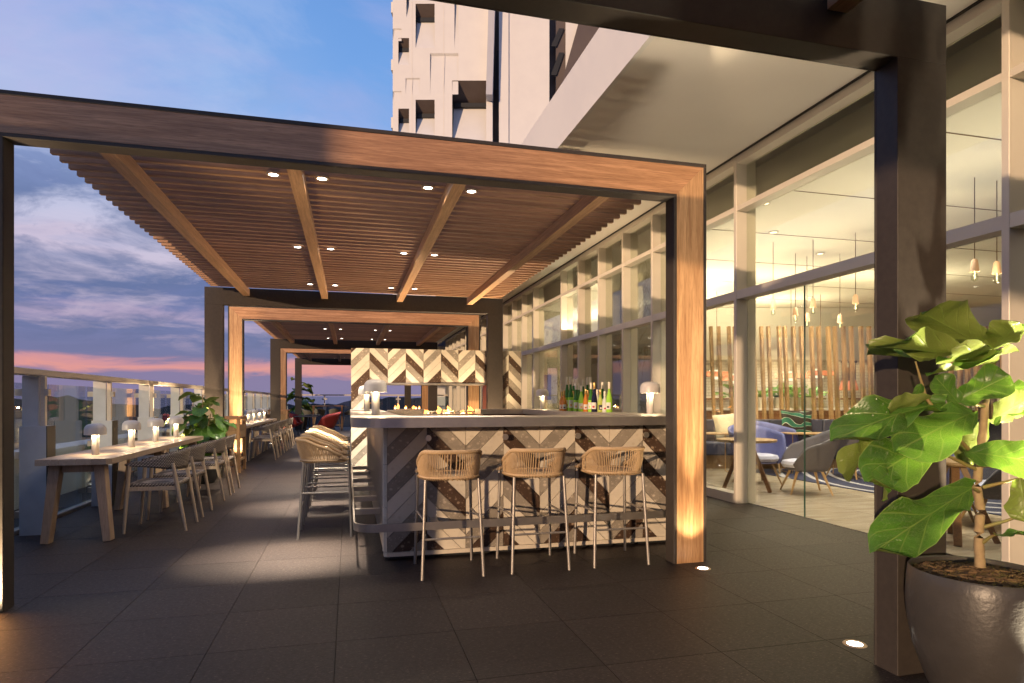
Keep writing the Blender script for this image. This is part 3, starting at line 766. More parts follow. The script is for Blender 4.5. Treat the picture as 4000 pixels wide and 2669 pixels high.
# ================================================================== BAR
def clip_poly(poly, x0, x1, y0, y1):
    def cl(ps, ins, inter):
        out = []
        for i in range(len(ps)):
            a, b = ps[i - 1], ps[i]
            if ins(b):
                if not ins(a): out.append(inter(a, b))
                out.append(b)
            elif ins(a): out.append(inter(a, b))
        return out
    def ix(v): return lambda a, b: (v, a[1] + (b[1] - a[1]) * (v - a[0]) / (b[0] - a[0]))
    def iy(v): return lambda a, b: (a[0] + (b[0] - a[0]) * (v - a[1]) / (b[1] - a[1]), v)
    for ins, it in ((lambda p: p[0] >= x0, ix(x0)), (lambda p: p[0] <= x1, ix(x1)), (lambda p: p[1] >= y0, iy(y0)), (lambda p: p[1] <= y1, iy(y1))):
        if not poly: return []
        poly = cl(poly, ins, it)
    return poly
def parea(p): return abs(sum(p[i - 1][0] * p[i][1] - p[i][0] * p[i - 1][1] for i in range(len(p)))) / 2
STN = {'c': M['st_cream'], 'm': M['st_mid'], 'd': M['st_dark']}
def chevrons(parent, xs, yface, zlo, zhi, seqs, windows=None, thick=.012, pitch=.1385, ztop=None, maxx=None):
    g = .0021
    ztop = ztop or zhi
    rr = random.Random(int(yface * 100))
    for i, x0 in enumerate(xs[:-1]):
        x1 = xs[i + 1]; w = .303; up = (i % 2 == 0); seq = seqs[i % 2]
        # boundary value at the peak edge of the pair
        for k in range(-3, 22):
            zt = ztop + .30 - k * pitch
            zb = zt - pitch
            if up: poly = [(x0, zt - w - g * 1.4), (x0, zb - w + g * 1.4), (x0 + w, zb + g * 1.4), (x0 + w, zt - g * 1.4)]
            else: poly = [(x0, zt - g * 1.4), (x0, zb + g * 1.4), (x0 + w, zb - w + g * 1.4), (x0 + w, zt - w - g * 1.4)]
            for (a, b) in (windows(i) if windows else [(zlo, zhi)]):
                p = clip_poly(poly, x0 + g, min(x1, maxx or 99) - g, a, b)
                if len(p) < 3 or parea(p) < 2e-4: continue
                c = seq[k % len(seq)]
                cx = sum(q[0] for q in p) / len(p); cz = sum(q[1] for q in p) / len(p)
                dz = rr.uniform(0, .0015)
                mb = MB().prism([(q[0] - cx, q[1] - cz) for q in p], 'y', -thick - dz, 0)
                o = part(mb, 'stone_tile', STN[c], parent)
                o.location = (cx, yface + thick, cz)
bar = empty('bar', (1.5, 6.9, 0), 0, 'island bar clad in chevron stone planks with a steel counter and foot rail', 'bar')
bx = [.278 + .303 * i for i in range(10)]; bx = bx[:9]; bx[-1] = 2.72
chevrons(bar, bx, 4.85, .062, 1.018, (['c', 'm', 'c', 'm', 'c', 'c', 'm', 'd', 'm', 'c', 'c', 'd'], ['c', 'm', 'd', 'c', 'd', 'm', 'c', 'c', 'd', 'm', 'c', 'd']), ztop=1.0)
part(MB().box(.262, 2.72, 4.864, 5.12, .06, 1.019), 'bar_front', M['st_mid'], bar)
part(MB().box(.266, .40, 5.121, 9.38, .06, 1.019), 'bar_side', M['steel'], bar)
part(MB().box(2.55, 2.86, 5.121, 9.38, .06, 1.019), 'bar_side', M['oakdark'], bar)
part(MB().box(1.9, 2.549, 9.02, 9.38, .06, 1.019), 'bar_back', M['oakdark'], bar)
part(MB().box(.41, 2.54, 5.13, 5.6, .06, .86), 'under_counter', M['darkside'], bar)
for a, b in ((.065, .398), (.402, .728), (.732, 1.018)):
    part(MB().prism([(.276, 4.852), (.276, 4.863), (.261, 4.92), (.248, 4.92), (.248, 4.885)], 'z', a, b), 'corner_stone', M['st_cream'], bar, bevel=.001)
# fluted steel skin on the side facing the walkway
m = MB()
for k in range(150):
    y = 4.925 + k * .0297
    m.prism([(.265, y), (.265, y + .028), (.256, y + .024), (.252, y + .014), (.256, y + .004)], 'z', .062, 1.018)
part(m, 'fluted_panel', M['steel'], bar, smooth=False)
part(MB().prism([(.255, 4.93), (.255, 4.86), (.275, 4.838), (2.72, 4.838), (2.72, 4.93)], 'z', .030, .0605), 'base_ledge', M['st_cream'], bar)
part(MB().box(.30, 2.70, 4.90, 9.3, 0, .0295), 'plinth', M['black'], bar)
def rounded(x0, y0, x1, r, n=10):
    """outline from the left side going round the front-left corner to the right"""
    return [(x0, y0 + r)] + [(x0 + r - r * math.cos(a), y0 + r - r * math.sin(a)) for a in [math.pi / 2 * k / n for k in range(1, n)]] + [(x0 + r, y0), (x1, y0)]
out = rounded(.012, 4.57, 2.50, .24) + [(2.90 - .4 + .4 * math.sin(a), 4.97 - .4 * math.cos(a)) for a in [math.pi / 2 * k / 8 for k in range(1, 9)]]
m = MB().prism(out + [(2.90, 5.15), (.50, 5.15), (.42, 5.23), (.012, 5.23)], 'z', 1.02, 1.09)
m.box(.012, .42, 5.2302, 9.42, 1.02, 1.09); m.box(2.5, 2.90, 5.1502, 9.42, 1.02, 1.09); m.box(1.86, 2.4998, 9.0, 9.42, 1.02, 1.09)
part(m, 'counter', M['steel'], bar)
part(MB().box(.421, .427, 5.24, 9.4, .80, 1.05).box(.6, 2.49, 5.151, 5.157, .80, 1.05), 'counter_apron', M['steel'], bar)
# foot rail: flat band
path = [(.03, 9.3)] + rounded(.03, 4.62, 2.60, .17)
ofs = [(.018 + .03, 9.3)] + rounded(.042, 4.632, 2.60, .158)
ofs[0] = (.042, 9.3)
m = MB()
for (a, b, c_, d_) in zip(path[:-1], path[1:], ofs[1:], ofs[:-1]): m.prism([a, b, c_, d_], 'z', .264, .322)
part(m, 'foot_rail', M['steel'], bar)
for y in (5.35, 6.05, 6.75, 7.45, 8.15, 8.85): part(MB().box(.0422, .2515, y, y + .05, .27, .316), 'bracket', M['steel'], bar)
for x in (.60, 1.48, 2.38): part(MB().box(x, x + .05, 4.6322, 4.8375, .27, .316), 'bracket', M['steel'], bar)
for x in (.583, 1.189, 1.795, 2.40):
    part(MB().tube([(x, 4.849, .93), (x, 4.80, .93)], .009, 10).tube([(x, 4.80, .93), (x, 4.785, .93)], .024, 16), 'bag_hook', M['steel'], bar, smooth=True)

# fireplace wall
fw = empty('fireplace_wall', (1.5, 11.1, 0), 0, 'freestanding wall of chevron stone planks with a long see-through fireplace', 'wall')
wx = [.03 + .303 * i for i in range(11)]; wx[-1] = 2.99
def win(i): return [(.005, .955), (1.52, 2.10)] if 1 <= i <= 7 else [(.005, 2.10)]
chevrons(fw, wx, 10.862, .005, 2.10, (['c', 'm', 'c', 'c', 'd', 'd', 'm', 'c', 'm', 'c', 'c', 'd'], ['m', 'c', 'd', 'm', 'c', 'm', 'd', 'c', 'm', 'c', 'd', 'c']), windows=win, ztop=2.02)
part(MB().box(.032, 2.988, 10.875, 11.42, 1.53, 2.098).box(.032, .33, 10.875, 11.42, 0, 1.5295).box(2.455, 2.988, 10.875, 11.42, 0, 1.5295).box(.3301, 2.4549, 10.875, 11.42, 0, .94), 'core', M['st_mid'], fw)
part(MB().box(.335, 2.45, 10.855, 11.43, 1.492, 1.519), 'lintel', M['steel'], fw)
part(MB().box(2.40, 2.45, 10.86, 11.43, .957, 1.491), 'jamb', M['coppershade'], fw)  # steel jamb coloured orange, the fire's light put into its material
part(MB().box(.335, 2.399, 10.858, 11.43, .941, .956), 'hearth', M['steel'], fw)
def fire(parent, x0, x1, y, z, seed, logs=True):
    rg = random.Random(seed)
    part(MB().box(x0 - .04, x1 + .04, y - .08, y + .08, z, z + .03), 'burner_tray', M['steel'], parent)
    mf = MB(); mc = MB()
    x = x0
    while x < x1:
        h = rg.uniform(.05, .15); w = rg.uniform(.025, .05)
        pts = [(x + w * .6 * math.sin(k * 1.3 + seed) * k / 6 * rg.uniform(.5, 1.4), y + rg.uniform(-.02, .02), z + .03 + h * k / 6) for k in range(7)]
        mf.tube(pts, w, 7, rr=[w * q for q in (.5, .85, 1, .8, .5, .25, .04)])
        if rg.random() < .6:
            mc.tube([(p[0], p[1] - .012, z + .03 + (p[2] - z - .03) * .6) for p in pts], w, 6, rr=[w * q * .8 for q in (.5, .85, .9, .7, .4, .2, .03)])
        x += w * 1.6 + rg.uniform(.0, .16) * (1 if rg.random() < .6 else 0)
    part(mf, 'flames', M['flame'], parent, smooth=True); part(mc, 'flame_hearts', M['flame_core'], parent, smooth=True)
    if logs:
        for k in range(7):
            a = x0 + (x1 - x0) * (k + .3) / 7
            part(MB().tube([(a + .035 * j + rg.uniform(-.03, .03), y - .03 + rg.uniform(-.03, .03), z + .04 + .03 * abs(math.sin(j * 1.1 + k))) for j in range(5)], .014, 7), 'driftwood', M['cream'], parent, smooth=True)
    point('fire_glow', ((x0 + x1) / 2, y - .02, z + .09), 7, (1, .48, .16), .02)
fire(fw, 1.30, 2.22, 11.12, .957, 4)
ft = empty('fire_table', (1.5, 17, 0), 0, 'far stone fire table with low orange flames seen through the fireplace opening', 'fire table')
part(MB().box(1.0, 2.05, 16.9, 17.5, 0, .96), 'body', M['st_mid'], ft, bevel=.005)
fire(ft, 1.2, 1.95, 17.1, .965, 9, False)

# ------------------------------------------------------------------ table lamps
def make_lamp():
    t = empty('table_lamp')
    MB().lathe([(.030, 0), (.031, .003), (.031, .21), (.030, .213)], 24).build('stem', M['lampwhite'], t, smooth=True)
    prof = [(.0, .286), (.03, .285), (.052, .281), (.069, .272), (.082, .256), (.088, .236), (.089, .186), (.087, .184), (.0855, .188), (.084, .232), (.06, .258), (.0, .264)]
    MB().lathe(prof[::-1], 32).build('shade', M['lampwhite'], t, smooth=True)
    MB().lathe([(.0315, .2125), (.05, .214), (.0, .2165)], 16).build('bulb', M['filament'], t)
    return t
lamp0 = make_lamp()
used = [0]
def place_lamp(loc, label, s=1.0, e=1.0):
    o = lamp0 if used[0] == 0 else copy_tree(lamp0)
    used[0] += 1
    o.location = loc; o.scale = (s, s, s)
    tag(o, label, 'lamp', 'white mushroom table lamps')
    for ch in o.children: ch.parent = o
    for k in range(3):     # the lamp's own down-facing ring light under the shade
        a = 2 * math.pi * k / 3 + .5
        area('lamp_glow', (loc[0] + .057 * s * math.cos(a), loc[1] + .057 * s * math.sin(a), loc[2] + .198 * s), (-.25 * math.cos(a), -.25 * math.sin(a), -1), 0.85 * e, .035 * s, shape='DISK', col=(1, .74, .42))
for y, lb in ((6.523, 'mushroom lamp nearest the chamfered near end of the long table'), (7.51, 'second mushroom lamp along the nearest long table'),
              (8.376, 'third mushroom lamp along the nearest long table'), (9.288, 'mushroom lamp at the far end of the nearest long table, by the fig')):
    place_lamp((-2.25, y, .72), lb)
for y, lb in ((15.3, 'first mushroom lamp on the second long table'), (16.2, 'second mushroom lamp on the second long table'), (17.1, 'third mushroom lamp on the second long table'), (18.1, 'last mushroom lamp on the second long table')):
    place_lamp((-2.22, y, .72), lb)
place_lamp((.218, 5.491, 1.09), 'large mushroom lamp on the rounded corner of the bar counter', 1.08)
place_lamp((.20, 7.65, 1.09), 'mushroom lamp on the walkway side of the bar, half behind the corner lamp', 1.08)
place_lamp((2.811, 5.528, 1.09), 'mushroom lamp on the bar counter right of the bottles', 1.08)
place_lamp((2.751, 8.83, 1.09), 'mushroom lamp on the far corner of the bar left of the bottles', 1.05)

# ------------------------------------------------------------------ bar stools
def make_stool():
    t = empty('bar_stool')
    top = {}
    for (xs_, lat) in ((-1, -1), (-1, 1), (1, -1), (1, 1)):
        xb, xt = (-.222, -.175) if xs_ < 0 else (.232, .205)
        p = [(xb, lat * .212, 0), (xt, lat * .185, .672)]
        if xs_ > 0: p = [(xb, lat * .214, 0), (xt + .006, lat * .200, .62), (xt - .002, lat * .206, .72)]
        MB().tube(p, .0115, 10).build('leg', M['tube'], t, smooth=True)
    def at(x_, z, back):
        if back: return -.222 + (.047) * z / .672
        return .232 - .021 * z / .62
    lat = lambda z, b: (.212 - .027 * z / .672) if b else (.214 - .014 * z / .62)
    MB().tube([(at(0, .27, 1), -lat(.27, 1), .27), (at(0, .27, 1), lat(.27, 1), .27)], .008, 8).build('stretcher', M['tube'], t, smooth=True)
    MB().tube([(at(0, .30, 0), -lat(.30, 0), .30), (at(0, .30, 0), lat(.30, 0), .30)], .008, 8).build('stretcher', M['tube'], t, smooth=True)
    for s in (-1, 1): MB().tube([(at(0, .40, 1), s * lat(.40, 1), .40), (at(0, .40, 0), s * lat(.40, 0), .40)], .008, 8).build('stretcher', M['tube'], t, smooth=True)
    # seat ring and woven shell
    def ringp(a, rx, ry, z, xo=0):
        c, s = math.cos(a), math.sin(a); e = 2 / 2.8
        return Vector((xo + rx * abs(c) ** e * (1 if c > 0 else -1), ry * abs(s) ** e * (1 if s > 0 else -1), z))
    MB().tube([ringp(2 * math.pi * k / 40, .203, .202, .682) for k in range(41)], .0135, 8).build('seat_ring', M['rope'], t, smooth=True)
    MB().lathe([(.0, .692), (.17, .690), (.185, .684), (.187, .676), (.0, .674)][::-1], 32).build('seat', M['rope'], t, smooth=True)
    def rim(u):            # u 0..1 around the U: left front -> back -> right front
        a = R(38) + (R(360 - 76)) * u
        h = .5 - .5 * math.cos(2 * math.pi * min(max((u - .0) / 1, 0), 1))
        h = min(1.0, 1.45 * h); h = (h * h * (3 - 2 * h)) ** .55
        return ringp(a, .218, .214, .715 + .15 * h, -.012 - .02 * h)
    rimpts = [Vector((.208, .206, .66)), Vector((.214, .208, .69))] + [rim(k / 48) for k in range(2, 47)] + [Vector((.214, -.208, .69)), Vector((.208, -.206, .66))]
    MB().tube(rimpts, .0145, 8).build('back_rim', M['rope'], t, smooth=True)
    w = MB(); n = 62
    for k in range(n):
        u = .07 + .86 * k / (n - 1)
        a = R(38) + R(284) * u
        top_ = rim(u); bot = ringp(a, .204, .203, .684)
        mid = (top_ + bot) / 2 + Vector((top_.x, top_.y, 0)).normalized() * .008
        w.tube([bot, mid, top_], .0037, 5, caps=False)
    w.build('rope_back', M['rope'], t, smooth=True)['kind'] = 'stuff'
    # rope under the seat edge
    w = MB()
    for k in range(70):
        a = 2 * math.pi * k / 70
        p = ringp(a, .204, .203, .682)
        w.tube([p + Vector((0, 0, .014)), p + Vector((p.x * .07, p.y * .07, -.006)), p * 1.0 + Vector((-p.x * .1, -p.y * .1, -.018))], .0045, 4, caps=False)
    w.build('rope_edge', M['rope'], t, smooth=True)['kind'] = 'stuff'
    return t
st0 = make_stool()
stl = [((.690, 4.478), 90, 'rope bar stool at the bar front nearest the rounded corner'), ((1.318, 4.478), 90, 'middle rope bar stool of the three at the bar front'),
       ((1.945, 4.478), 88, 'rope bar stool at the bar front closest to the timber post'),
       ((-.213, 6.0), 0, 'nearest rope bar stool on the walkway side of the bar'), ((-.213, 6.69), 0, 'second rope bar stool along the walkway side of the bar'),
       ((-.213, 7.38), 0, 'third rope bar stool along the walkway side of the bar'), ((-.213, 8.07), 0, 'fourth rope bar stool along the walkway side of the bar'),
       ((-.213, 8.76), 0, 'last rope bar stool on the walkway side, nearest the fireplace wall')]
for i, ((x, y), a, lb) in enumerate(stl):
    o = st0 if i == 0 else copy_tree(st0)
    o.location = (x, y, 0); o.rotation_euler = (0, 0, R(a)); tag(o, lb, 'bar stool', 'rope bar stools around the bar')

# ------------------------------------------------------------------ bottles
def bottle_mat(name, col, rough=0.08):
    m, t, p = pmat(name, col, rough); p.inputs['Transmission Weight'].default_value = 0.12; p.inputs['IOR'].default_value = 1.4
    p.inputs['Emission Color'].default_value = (0, 0, 0, 1)
    return m
BM = {'g': bottle_mat('green_glass', (0.05, 0.20, 0.03)), 'l': bottle_mat('lime_backlit_glass', (0.40, 0.75, 0.07)), 'y': bottle_mat('yellow_green_glass', (0.55, 0.62, 0.14)),
      'o': bottle_mat('amber_glass', (0.75, 0.26, 0.05)), 'n': bottle_mat('blue_black_glass', (0.015, 0.015, 0.045)), 'w': bottle_mat('clear_glass', (0.75, 0.76, 0.66))}
BODY_GLASS = {'g': BM['l'], 'y': BM['y'], 'o': BM['o'], 'n': BM['n'], 'w': BM['w'], 'l': BM['l']}  # green bottles take lime bodies, their backlit look put into the colour
M['capsule'] = pmat('cream_capsule', (0.80, 0.73, 0.58), 0.4)[0]; M['capgold'] = pmat('gold_capsule', (0.65, 0.42, 0.15), 0.3, 0.6)[0]
M['paper'] = mottled('label_paper', (0.78, 0.74, 0.66), (0.72, 0.68, 0.6), 30, .7); M['labelred'] = pmat('red_label', (0.45, 0.03, 0.03), 0.6)[0]; M['labelblack'] = pmat('black_label', (0.02, 0.02, 0.03), 0.5)[0]
def make_bottle(h, r, g, cap='capsule', lab='paper'):
    t = empty('wine_bottle'); k = h
    sh = [(0, 0), (r * .9, 0), (r, .01), (r, .40 * k)]
    MB().lathe(sh + [(r, .4001 * k)], 16).build('body', BODY_GLASS[g], t, smooth=True)
    MB().lathe([(r, .401 * k), (r * .93, .47 * k), (r * .62, .60 * k), (r * .40, .70 * k), (r * .36, .78 * k)], 16).build('neck', BM[g], t, smooth=True)
    MB().lathe([(r * .40, .775 * k), (r * .43, .78 * k), (r * .42, .985 * k), (r * .38, k), (0, k)], 14).build('capsule', M[cap], t, smooth=True)
    # label: curved patch towards the walkway/front
    def fn(u, v):
        a = R(195 + 100 * u); return ((r + .0009) * math.cos(a), (r + .0009) * math.sin(a), (.10 + .22 * v) * k)
    MB().grid(fn, 8, 1).build('label', M[lab], t)
    def fn2(u, v):
        a = R(225 + 40 * u); return ((r + .0016) * math.cos(a), (r + .0016) * math.sin(a), (.14 + .07 * v) * k)
    MB().grid(fn2, 4, 1).build('label_print', M[('labelred', 'labelblack', 'capgold')[len(protos) % 3] if lab == 'paper' else 'paper'], t)
    return t
def atz_(px, py, z):
    u = (px - CX) / F_PX; w = (HY - py) / F_PX
    d = (u * ct + st, -u * st + ct, w); k = (z - CAMZ) / d[2]
    return d[0] * k, d[1] * k
protos = {}
bl = [(652, .24, 'o', 'capgold', 7.45), (684, .25, 'o', 'capgold', 7.25), (722, .33, 'g', 'capsule', 7.3), (722, .26, 'o', 'capgold', 7.75), (768, .33, 'g', 'capsule', 7.15), (786, .33, 'g', 'capsule', 8.05), (800, .25, 'y', 'capgold', 7.55),
      (843, .33, 'g', 'capsule', 7.0), (880, .33, 'g', 'capsule', 7.1), (852, .33, 'g', 'capsule', 7.9), (886, .33, 'g', 'capsule', 7.8), (922, .32, 'g', 'capsule', 7.7), (961, .33, 'g', 'capsule', 7.65), (1000, .31, 'g', 'capsule', 7.45),
      (908, .30, 'l', 'capsule', 6.82), (966, .26, 'o', 'capgold', 6.78), (996, .25, 'o', 'capgold', 6.92), (1036, .33, 'g', 'capsule', 6.66), (1080, .33, 'n', 'capgold', 6.55), (1097, .33, 'g', 'capsule', 7.3), (1140, .33, 'g', 'capsule', 7.2),
      (1187, .34, 'g', 'capsule', 6.75), (1157, .25, 'y', 'capgold', 6.45), (1118, .26, 'w', 'capsule', 6.9), (1216, .23, 'w', 'capsule', 6.42), (1275, .33, 'l', 'capsule', 6.38)]
cn = {'g': 'green', 'l': 'lime green', 'y': 'yellow-green', 'o': 'amber', 'n': 'blue-black', 'w': 'clear'}
rz = random.Random(5)
blist = []
for px, h, g, cap, y in bl:
    u = (2000 + px * .2979 - CX) / F_PX
    x = y * (u * ct + st) / (-u * st + ct)
    z = 1.09
    if h > .30 and y >= 7.15: h += .085
    if x > 2.86: x = 2.86
    key = (round(h, 2), g, cap)
    if key not in protos:
        protos[key] = make_bottle(h, .034 if h > .28 else .031, g, cap, 'labelblack' if g in 'y' else 'paper'); o = protos[key]
    else: o = copy_tree(protos[key])
    o.location = (x, y, z); o.rotation_euler[2] = rz.uniform(-.5, .5)
    size = 'tall' if h > .3 else 'short'
    row = 'rear' if h > .36 else ('middle' if y > 6.8 else 'front')
    blist.append((row, size, g, px, o))
ORD = ['first', 'second', 'third', 'fourth', 'fifth', 'sixth', 'seventh', 'eighth', 'ninth', 'tenth', 'eleventh', 'twelfth', 'thirteenth']
blist.sort(key=lambda q: (q[0], q[1], q[2], q[3]))
for q in blist:
    same = [k for k in blist if k[:3] == q[:3]]
    lb = f'{q[1]} {cn[q[2]]} wine bottle in the {q[0]} row on the bar'
    if len(same) > 1: lb = f'{ORD[same.index(q)]} ' + lb + ', counting from the left'
    tag(q[4], lb, 'bottle', 'wine bottles on the bar counter')

# ================================================================== LONG TABLES
def make_table(L):
    t = empty('long_table')
    W_ = .565; fr = [0, .204, .311, .534, .734, 1.0]
    for k in range(5):
        a = -W_ / 2 + fr[k] * W_ + .001; b = -W_ / 2 + fr[k + 1] * W_ - .001
        c = .035
        if k == 4: poly = [(a, 0), (b - c, 0), (b, c), (b, L - c), (b - c, L), (a, L)]
        elif k == 0: poly = [(a + 0, 0), (b, 0), (b, L), (a, L)]
        else: poly = [(a, 0), (b, 0), (b, L), (a, L)]
        MB().prism(poly, 'z', .668, .72).build('plank', M['ty'], t, bevel=.0015)
    for y in ([.07, L / 2, L - .2] if L < 4 else [.07, L * .35, L * .65, L - .2]):
        for s in (-1, 1):
            MB().strut((s * .235, y + .03, 0), (s * .165, y + .05, .6675), .062, .10, w2=.085, d2=.10).build('leg', M['tz'], t, bevel=.003)
        MB().box(-.115, .115, y + .02, y + .08, .60, .6675).build('rail', M['tz'], t)
    MB().box(-.03, .03, .16, L - .22, .605, .655).build('beam', M['ty'], t)
    return t
tb = make_table(3.58); tb.location = (-2.262, 6.075, 0); tag(tb, 'nearest long teak plank table with splayed legs beside the balustrade', 'table', 'long teak tables along the balustrade')
tb2 = make_table(5.35); tb2.location = (-2.24, 13.3, 0); tag(tb2, 'second long teak table past the timber portal and service stand', 'table', 'long teak tables along the balustrade')

# ------------------------------------------------------------------ dining chairs (front = +x)
def make_chair():
    t = empty('dining_chair')
    for s in (-1, 1):
        MB().tube([(.245, s * .235, 0), (.215, s * .235, .42), (.200, s * .235, .63)], .016, 10, rr=[.0125, .0175, .0175]).build('leg', M['chairwood'], t, smooth=True)
        MB().tube([(-.27, s * .222, 0), (-.20, s * .228, .40), (-.16, s * .235, .635)], .016, 10, rr=[.0125, .0185, .016]).build('leg', M['chairwood'], t, smooth=True)
        MB().strut((.21, s * .232, .405), (-.195, s * .228, .405), .035, .018, side=(0, 1, 0)).build('side_rail', M['chairwood'], t)
    def seat(u, v):
        x = .215 - .42 * u; y = -.218 + .436 * v
        return (x, y, .438 - .02 * math.sin(math.pi * u) * math.sin(math.pi * v))
    MB().grid(seat, 8, 8).build('seat', M['weave'], t, smooth=True, solid=.032)
    # woven band sweeping from the front legs round the back
    def band(u, v):
        a = R(-118) + R(236) * u     # angle about the back
        q = abs(a) / R(118)
        x = .0 - .245 * math.cos(a) * (1.0) - .0
        if q > .70: x = x
        y = .245 * math.sin(a) / max(abs(math.sin(R(90))), .1)
        y = .243 * math.sin(min(max(a, -R(90)), R(90))) if q <= .77 else .243 * (1 if a > 0 else -1)
        x = -.235 * math.cos(a) if q <= .77 else (-.235 * math.cos(R(118) * .77) + (q - .77) / .23 * .23)
        hb = .175 * (1 - q ** 1.7) + .02
        zt = .765 - .125 * q ** 1.5
        flare = .03 * (v - .5) * (1 - q)
        return (x - flare, y, zt - hb * (1 - v))
    MB().grid(band, 40, 5).build('backrest', M['weave'], t, smooth=True, solid=.014)
    return t
ch0 = make_chair()
cl_ = [((-1.745, 6.665), 180, 'woven grey dining chair nearest the viewer at the near end of the first table'), ((-1.745, 7.36), 180, 'second woven grey dining chair along the first table'),
       ((-1.745, 8.50), 180, 'third woven grey dining chair along the first table'), ((-1.745, 9.17), 180, 'fourth woven grey dining chair, beside the fig and the first table'),
       ((-1.73, 13.9), 180, 'first woven dining chair at the second long table, by the service stand'), ((-1.73, 14.58), 180, 'second woven dining chair at the second long table'),
       ((-1.73, 15.7), 180, 'third woven dining chair at the second long table'), ((-1.73, 16.38), 180, 'fourth woven dining chair at the second long table'),
       ((-1.73, 17.44), 180, 'fifth woven dining chair at the second long table'), ((-1.73, 18.12), 180, 'last woven dining chair at the far end of the second long table')]
for i, ((x, y), a, lb) in enumerate(cl_):
    o = ch0 if i == 0 else copy_tree(ch0)
    o.location = (x, y, 0); o.rotation_euler = (0, 0, R(a)); tag(o, lb, 'chair', 'woven dining chairs at the long tables')

# ------------------------------------------------------------------ service stands
def make_stand():
    t = empty('service_stand')
    w, d = .62, .66
    for x in (0, w - .05):
        for y in (0, d - .05): MB().box(x, x + .05, y, y + .05, 0, .90).build('leg', M['wz'], t, bevel=.002)
    MB().box(-.01, w + .01, -.01, .06, .9002, .945).box(-.01, w + .01, d - .06, d + .01, .9002, .945).box(-.01, .05, .0602, d - .0602, .9002, .945).box(w - .05, w + .01, .0602, d - .0602, .9002, .945).build('top_rail', M['wx'], t, bevel=.002)
    for z0, z1 in ((.70, .80), (.58, .698)):
        MB().box(.051, w - .051, .005, .03, z0, z1).box(.051, w - .051, d - .03, d - .005, z0, z1).box(.005, .03, .051, d - .051, z0, z1).box(w - .03, w - .005, .051, d - .051, z0, z1).build('drawer_board', M['oak'], t, bevel=.002)
    MB().box(.031, w - .031, .031, d - .031, .56, .579).build('shelf', M['oakdark'], t)
    MB().box(.051, w - .051, .01, .04, .19, .23).box(.051, w - .051, d - .04, d - .01, .19, .23).box(.01, .04, .051, d - .051, .19, .23).box(w - .04, w - .01, .051, d - .051, .19, .23).build('low_rail', M['oak'], t)
    return t
s0 = make_stand(); s0.location = (-2.40, 11.37, 0); tag(s0, 'wooden service stand in front of the second timber portal', 'stand', 'wooden service stands')
s1 = copy_tree(s0); s1.location = (-2.42, 20.0, 0); tag(s1, 'wooden service stand in front of the farthest timber portal', 'stand', 'wooden service stands')

# ================================================================== FIG TREES
US = [0, .08, .2, .35, .5, .65, .78, .88, .95, 1.0]
WS = [.10, .46, .62, .60, .76, .96, 1.0, .88, .60, .06]
def leaf_mesh(L, Wd, seed, curl=.15, droop=.25, nu=12, nv=8, name='leaf', m=None):
    rg = random.Random(seed); ph = rg.uniform(0, 6); ph2 = rg.uniform(0, 6)
    vs, uvs, fs = [], [], []
    def wid(u):
        for k in range(len(US) - 1):
            if US[k] <= u <= US[k + 1] + 1e-9:
                f = (u - US[k]) / (US[k + 1] - US[k]); f = f * f * (3 - 2 * f)
                return WS[k] + (WS[k + 1] - WS[k]) * f
        return .06
    for i in range(nu + 1):
        u = i / nu; w = wid(u) * Wd / 2
        for j in range(nv + 1):
            v = -1 + 2 * j / nv
            y = v * w * (1 + .05 * math.sin(u * 17 + ph + (v > 0) * 2))
            x = L * u
            z = -droop * L * u * u + curl * w * abs(v) ** 1.6 + .062 * L * math.sin(u * 10 + ph + v * 1.3) * abs(v) ** 1.3 + .022 * L * math.sin(u * 21 + ph2 + 3 * v) * abs(v)
            x -= .5 * droop * L * u * u * droop
            vs.append((x, y, z)); uvs.append((u, v))
    for i in range(nu):
        for j in range(nv):
            a = i * (nv + 1) + j
            fs.append((a, a + nv + 1, a + nv + 2, a + 1))
    me = bpy.data.meshes.new(name); me.from_pydata(vs, [], fs)
    uvl = me.uv_layers.new(name='UVMap')
    for lp in me.loops: uvl.data[lp.index].uv = uvs[lp.vertex_index]
    me.materials.append(m or M['leaf']); me.polygons.foreach_set('use_smooth', [True] * len(me.polygons)); me.update()
    return me
def place_leaf(me, base, tip, nrm, parent, Lnat):
    base, tip, nrm = Vector(base), Vector(tip), Vector(nrm)
    x = (tip - base); s = x.length / Lnat; x.normalize(); y = nrm.cross(x).normalized(); z = x.cross(y)
    mt = Matrix(((x.x * s, y.x * s, z.x * s, base.x), (x.y * s, y.y * s, z.y * s, base.y), (x.z * s, y.z * s, z.z * s, base.z), (0, 0, 0, 1)))
    o = bpy.data.objects.new('leaf', me); C.objects.link(o); o.parent = parent
    o.matrix_parent_inverse = Matrix.Translation(parent.location).inverted()
    o.matrix_basis = mt
    return o
def PX(x, y, f): return WC((x - CX) / F_PX * f, f, CAMZ + (HY - y) / F_PX * f)
def ND(r, f, z): return WC(r, f, z)
big = empty('potted_fig', (2.43, 1.95, 0), 0, 'big fiddle-leaf fig in a round glazed charcoal pot beside the dark post', 'potted plant')
prof = [(.0, 0), (.14, 0), (.16, .03), (.193, .11), (.23, .22), (.25, .33), (.255, .41), (.251, .49), (.246, .535), (.242, .541), (.236, .536), (.236, .48), (.0, .48)]
part(MB().lathe([(r, z) for r, z in prof], 64, (2.43, 1.95, 0)), 'pot', M['pot'], big, smooth=True)
rg = random.Random(2)
def soilf(u, v):
    a = 2 * math.pi * u; r = .2355 * v
    return (2.43 + r * math.cos(a), 1.95 + r * math.sin(a), .512 + .035 * (1 - v) ** 1.5 + (rg.uniform(-.005, .005) if v < .99 else 0))
part(MB().grid(soilf, 56, 16), 'soil', M['soil'], big)
m = MB()
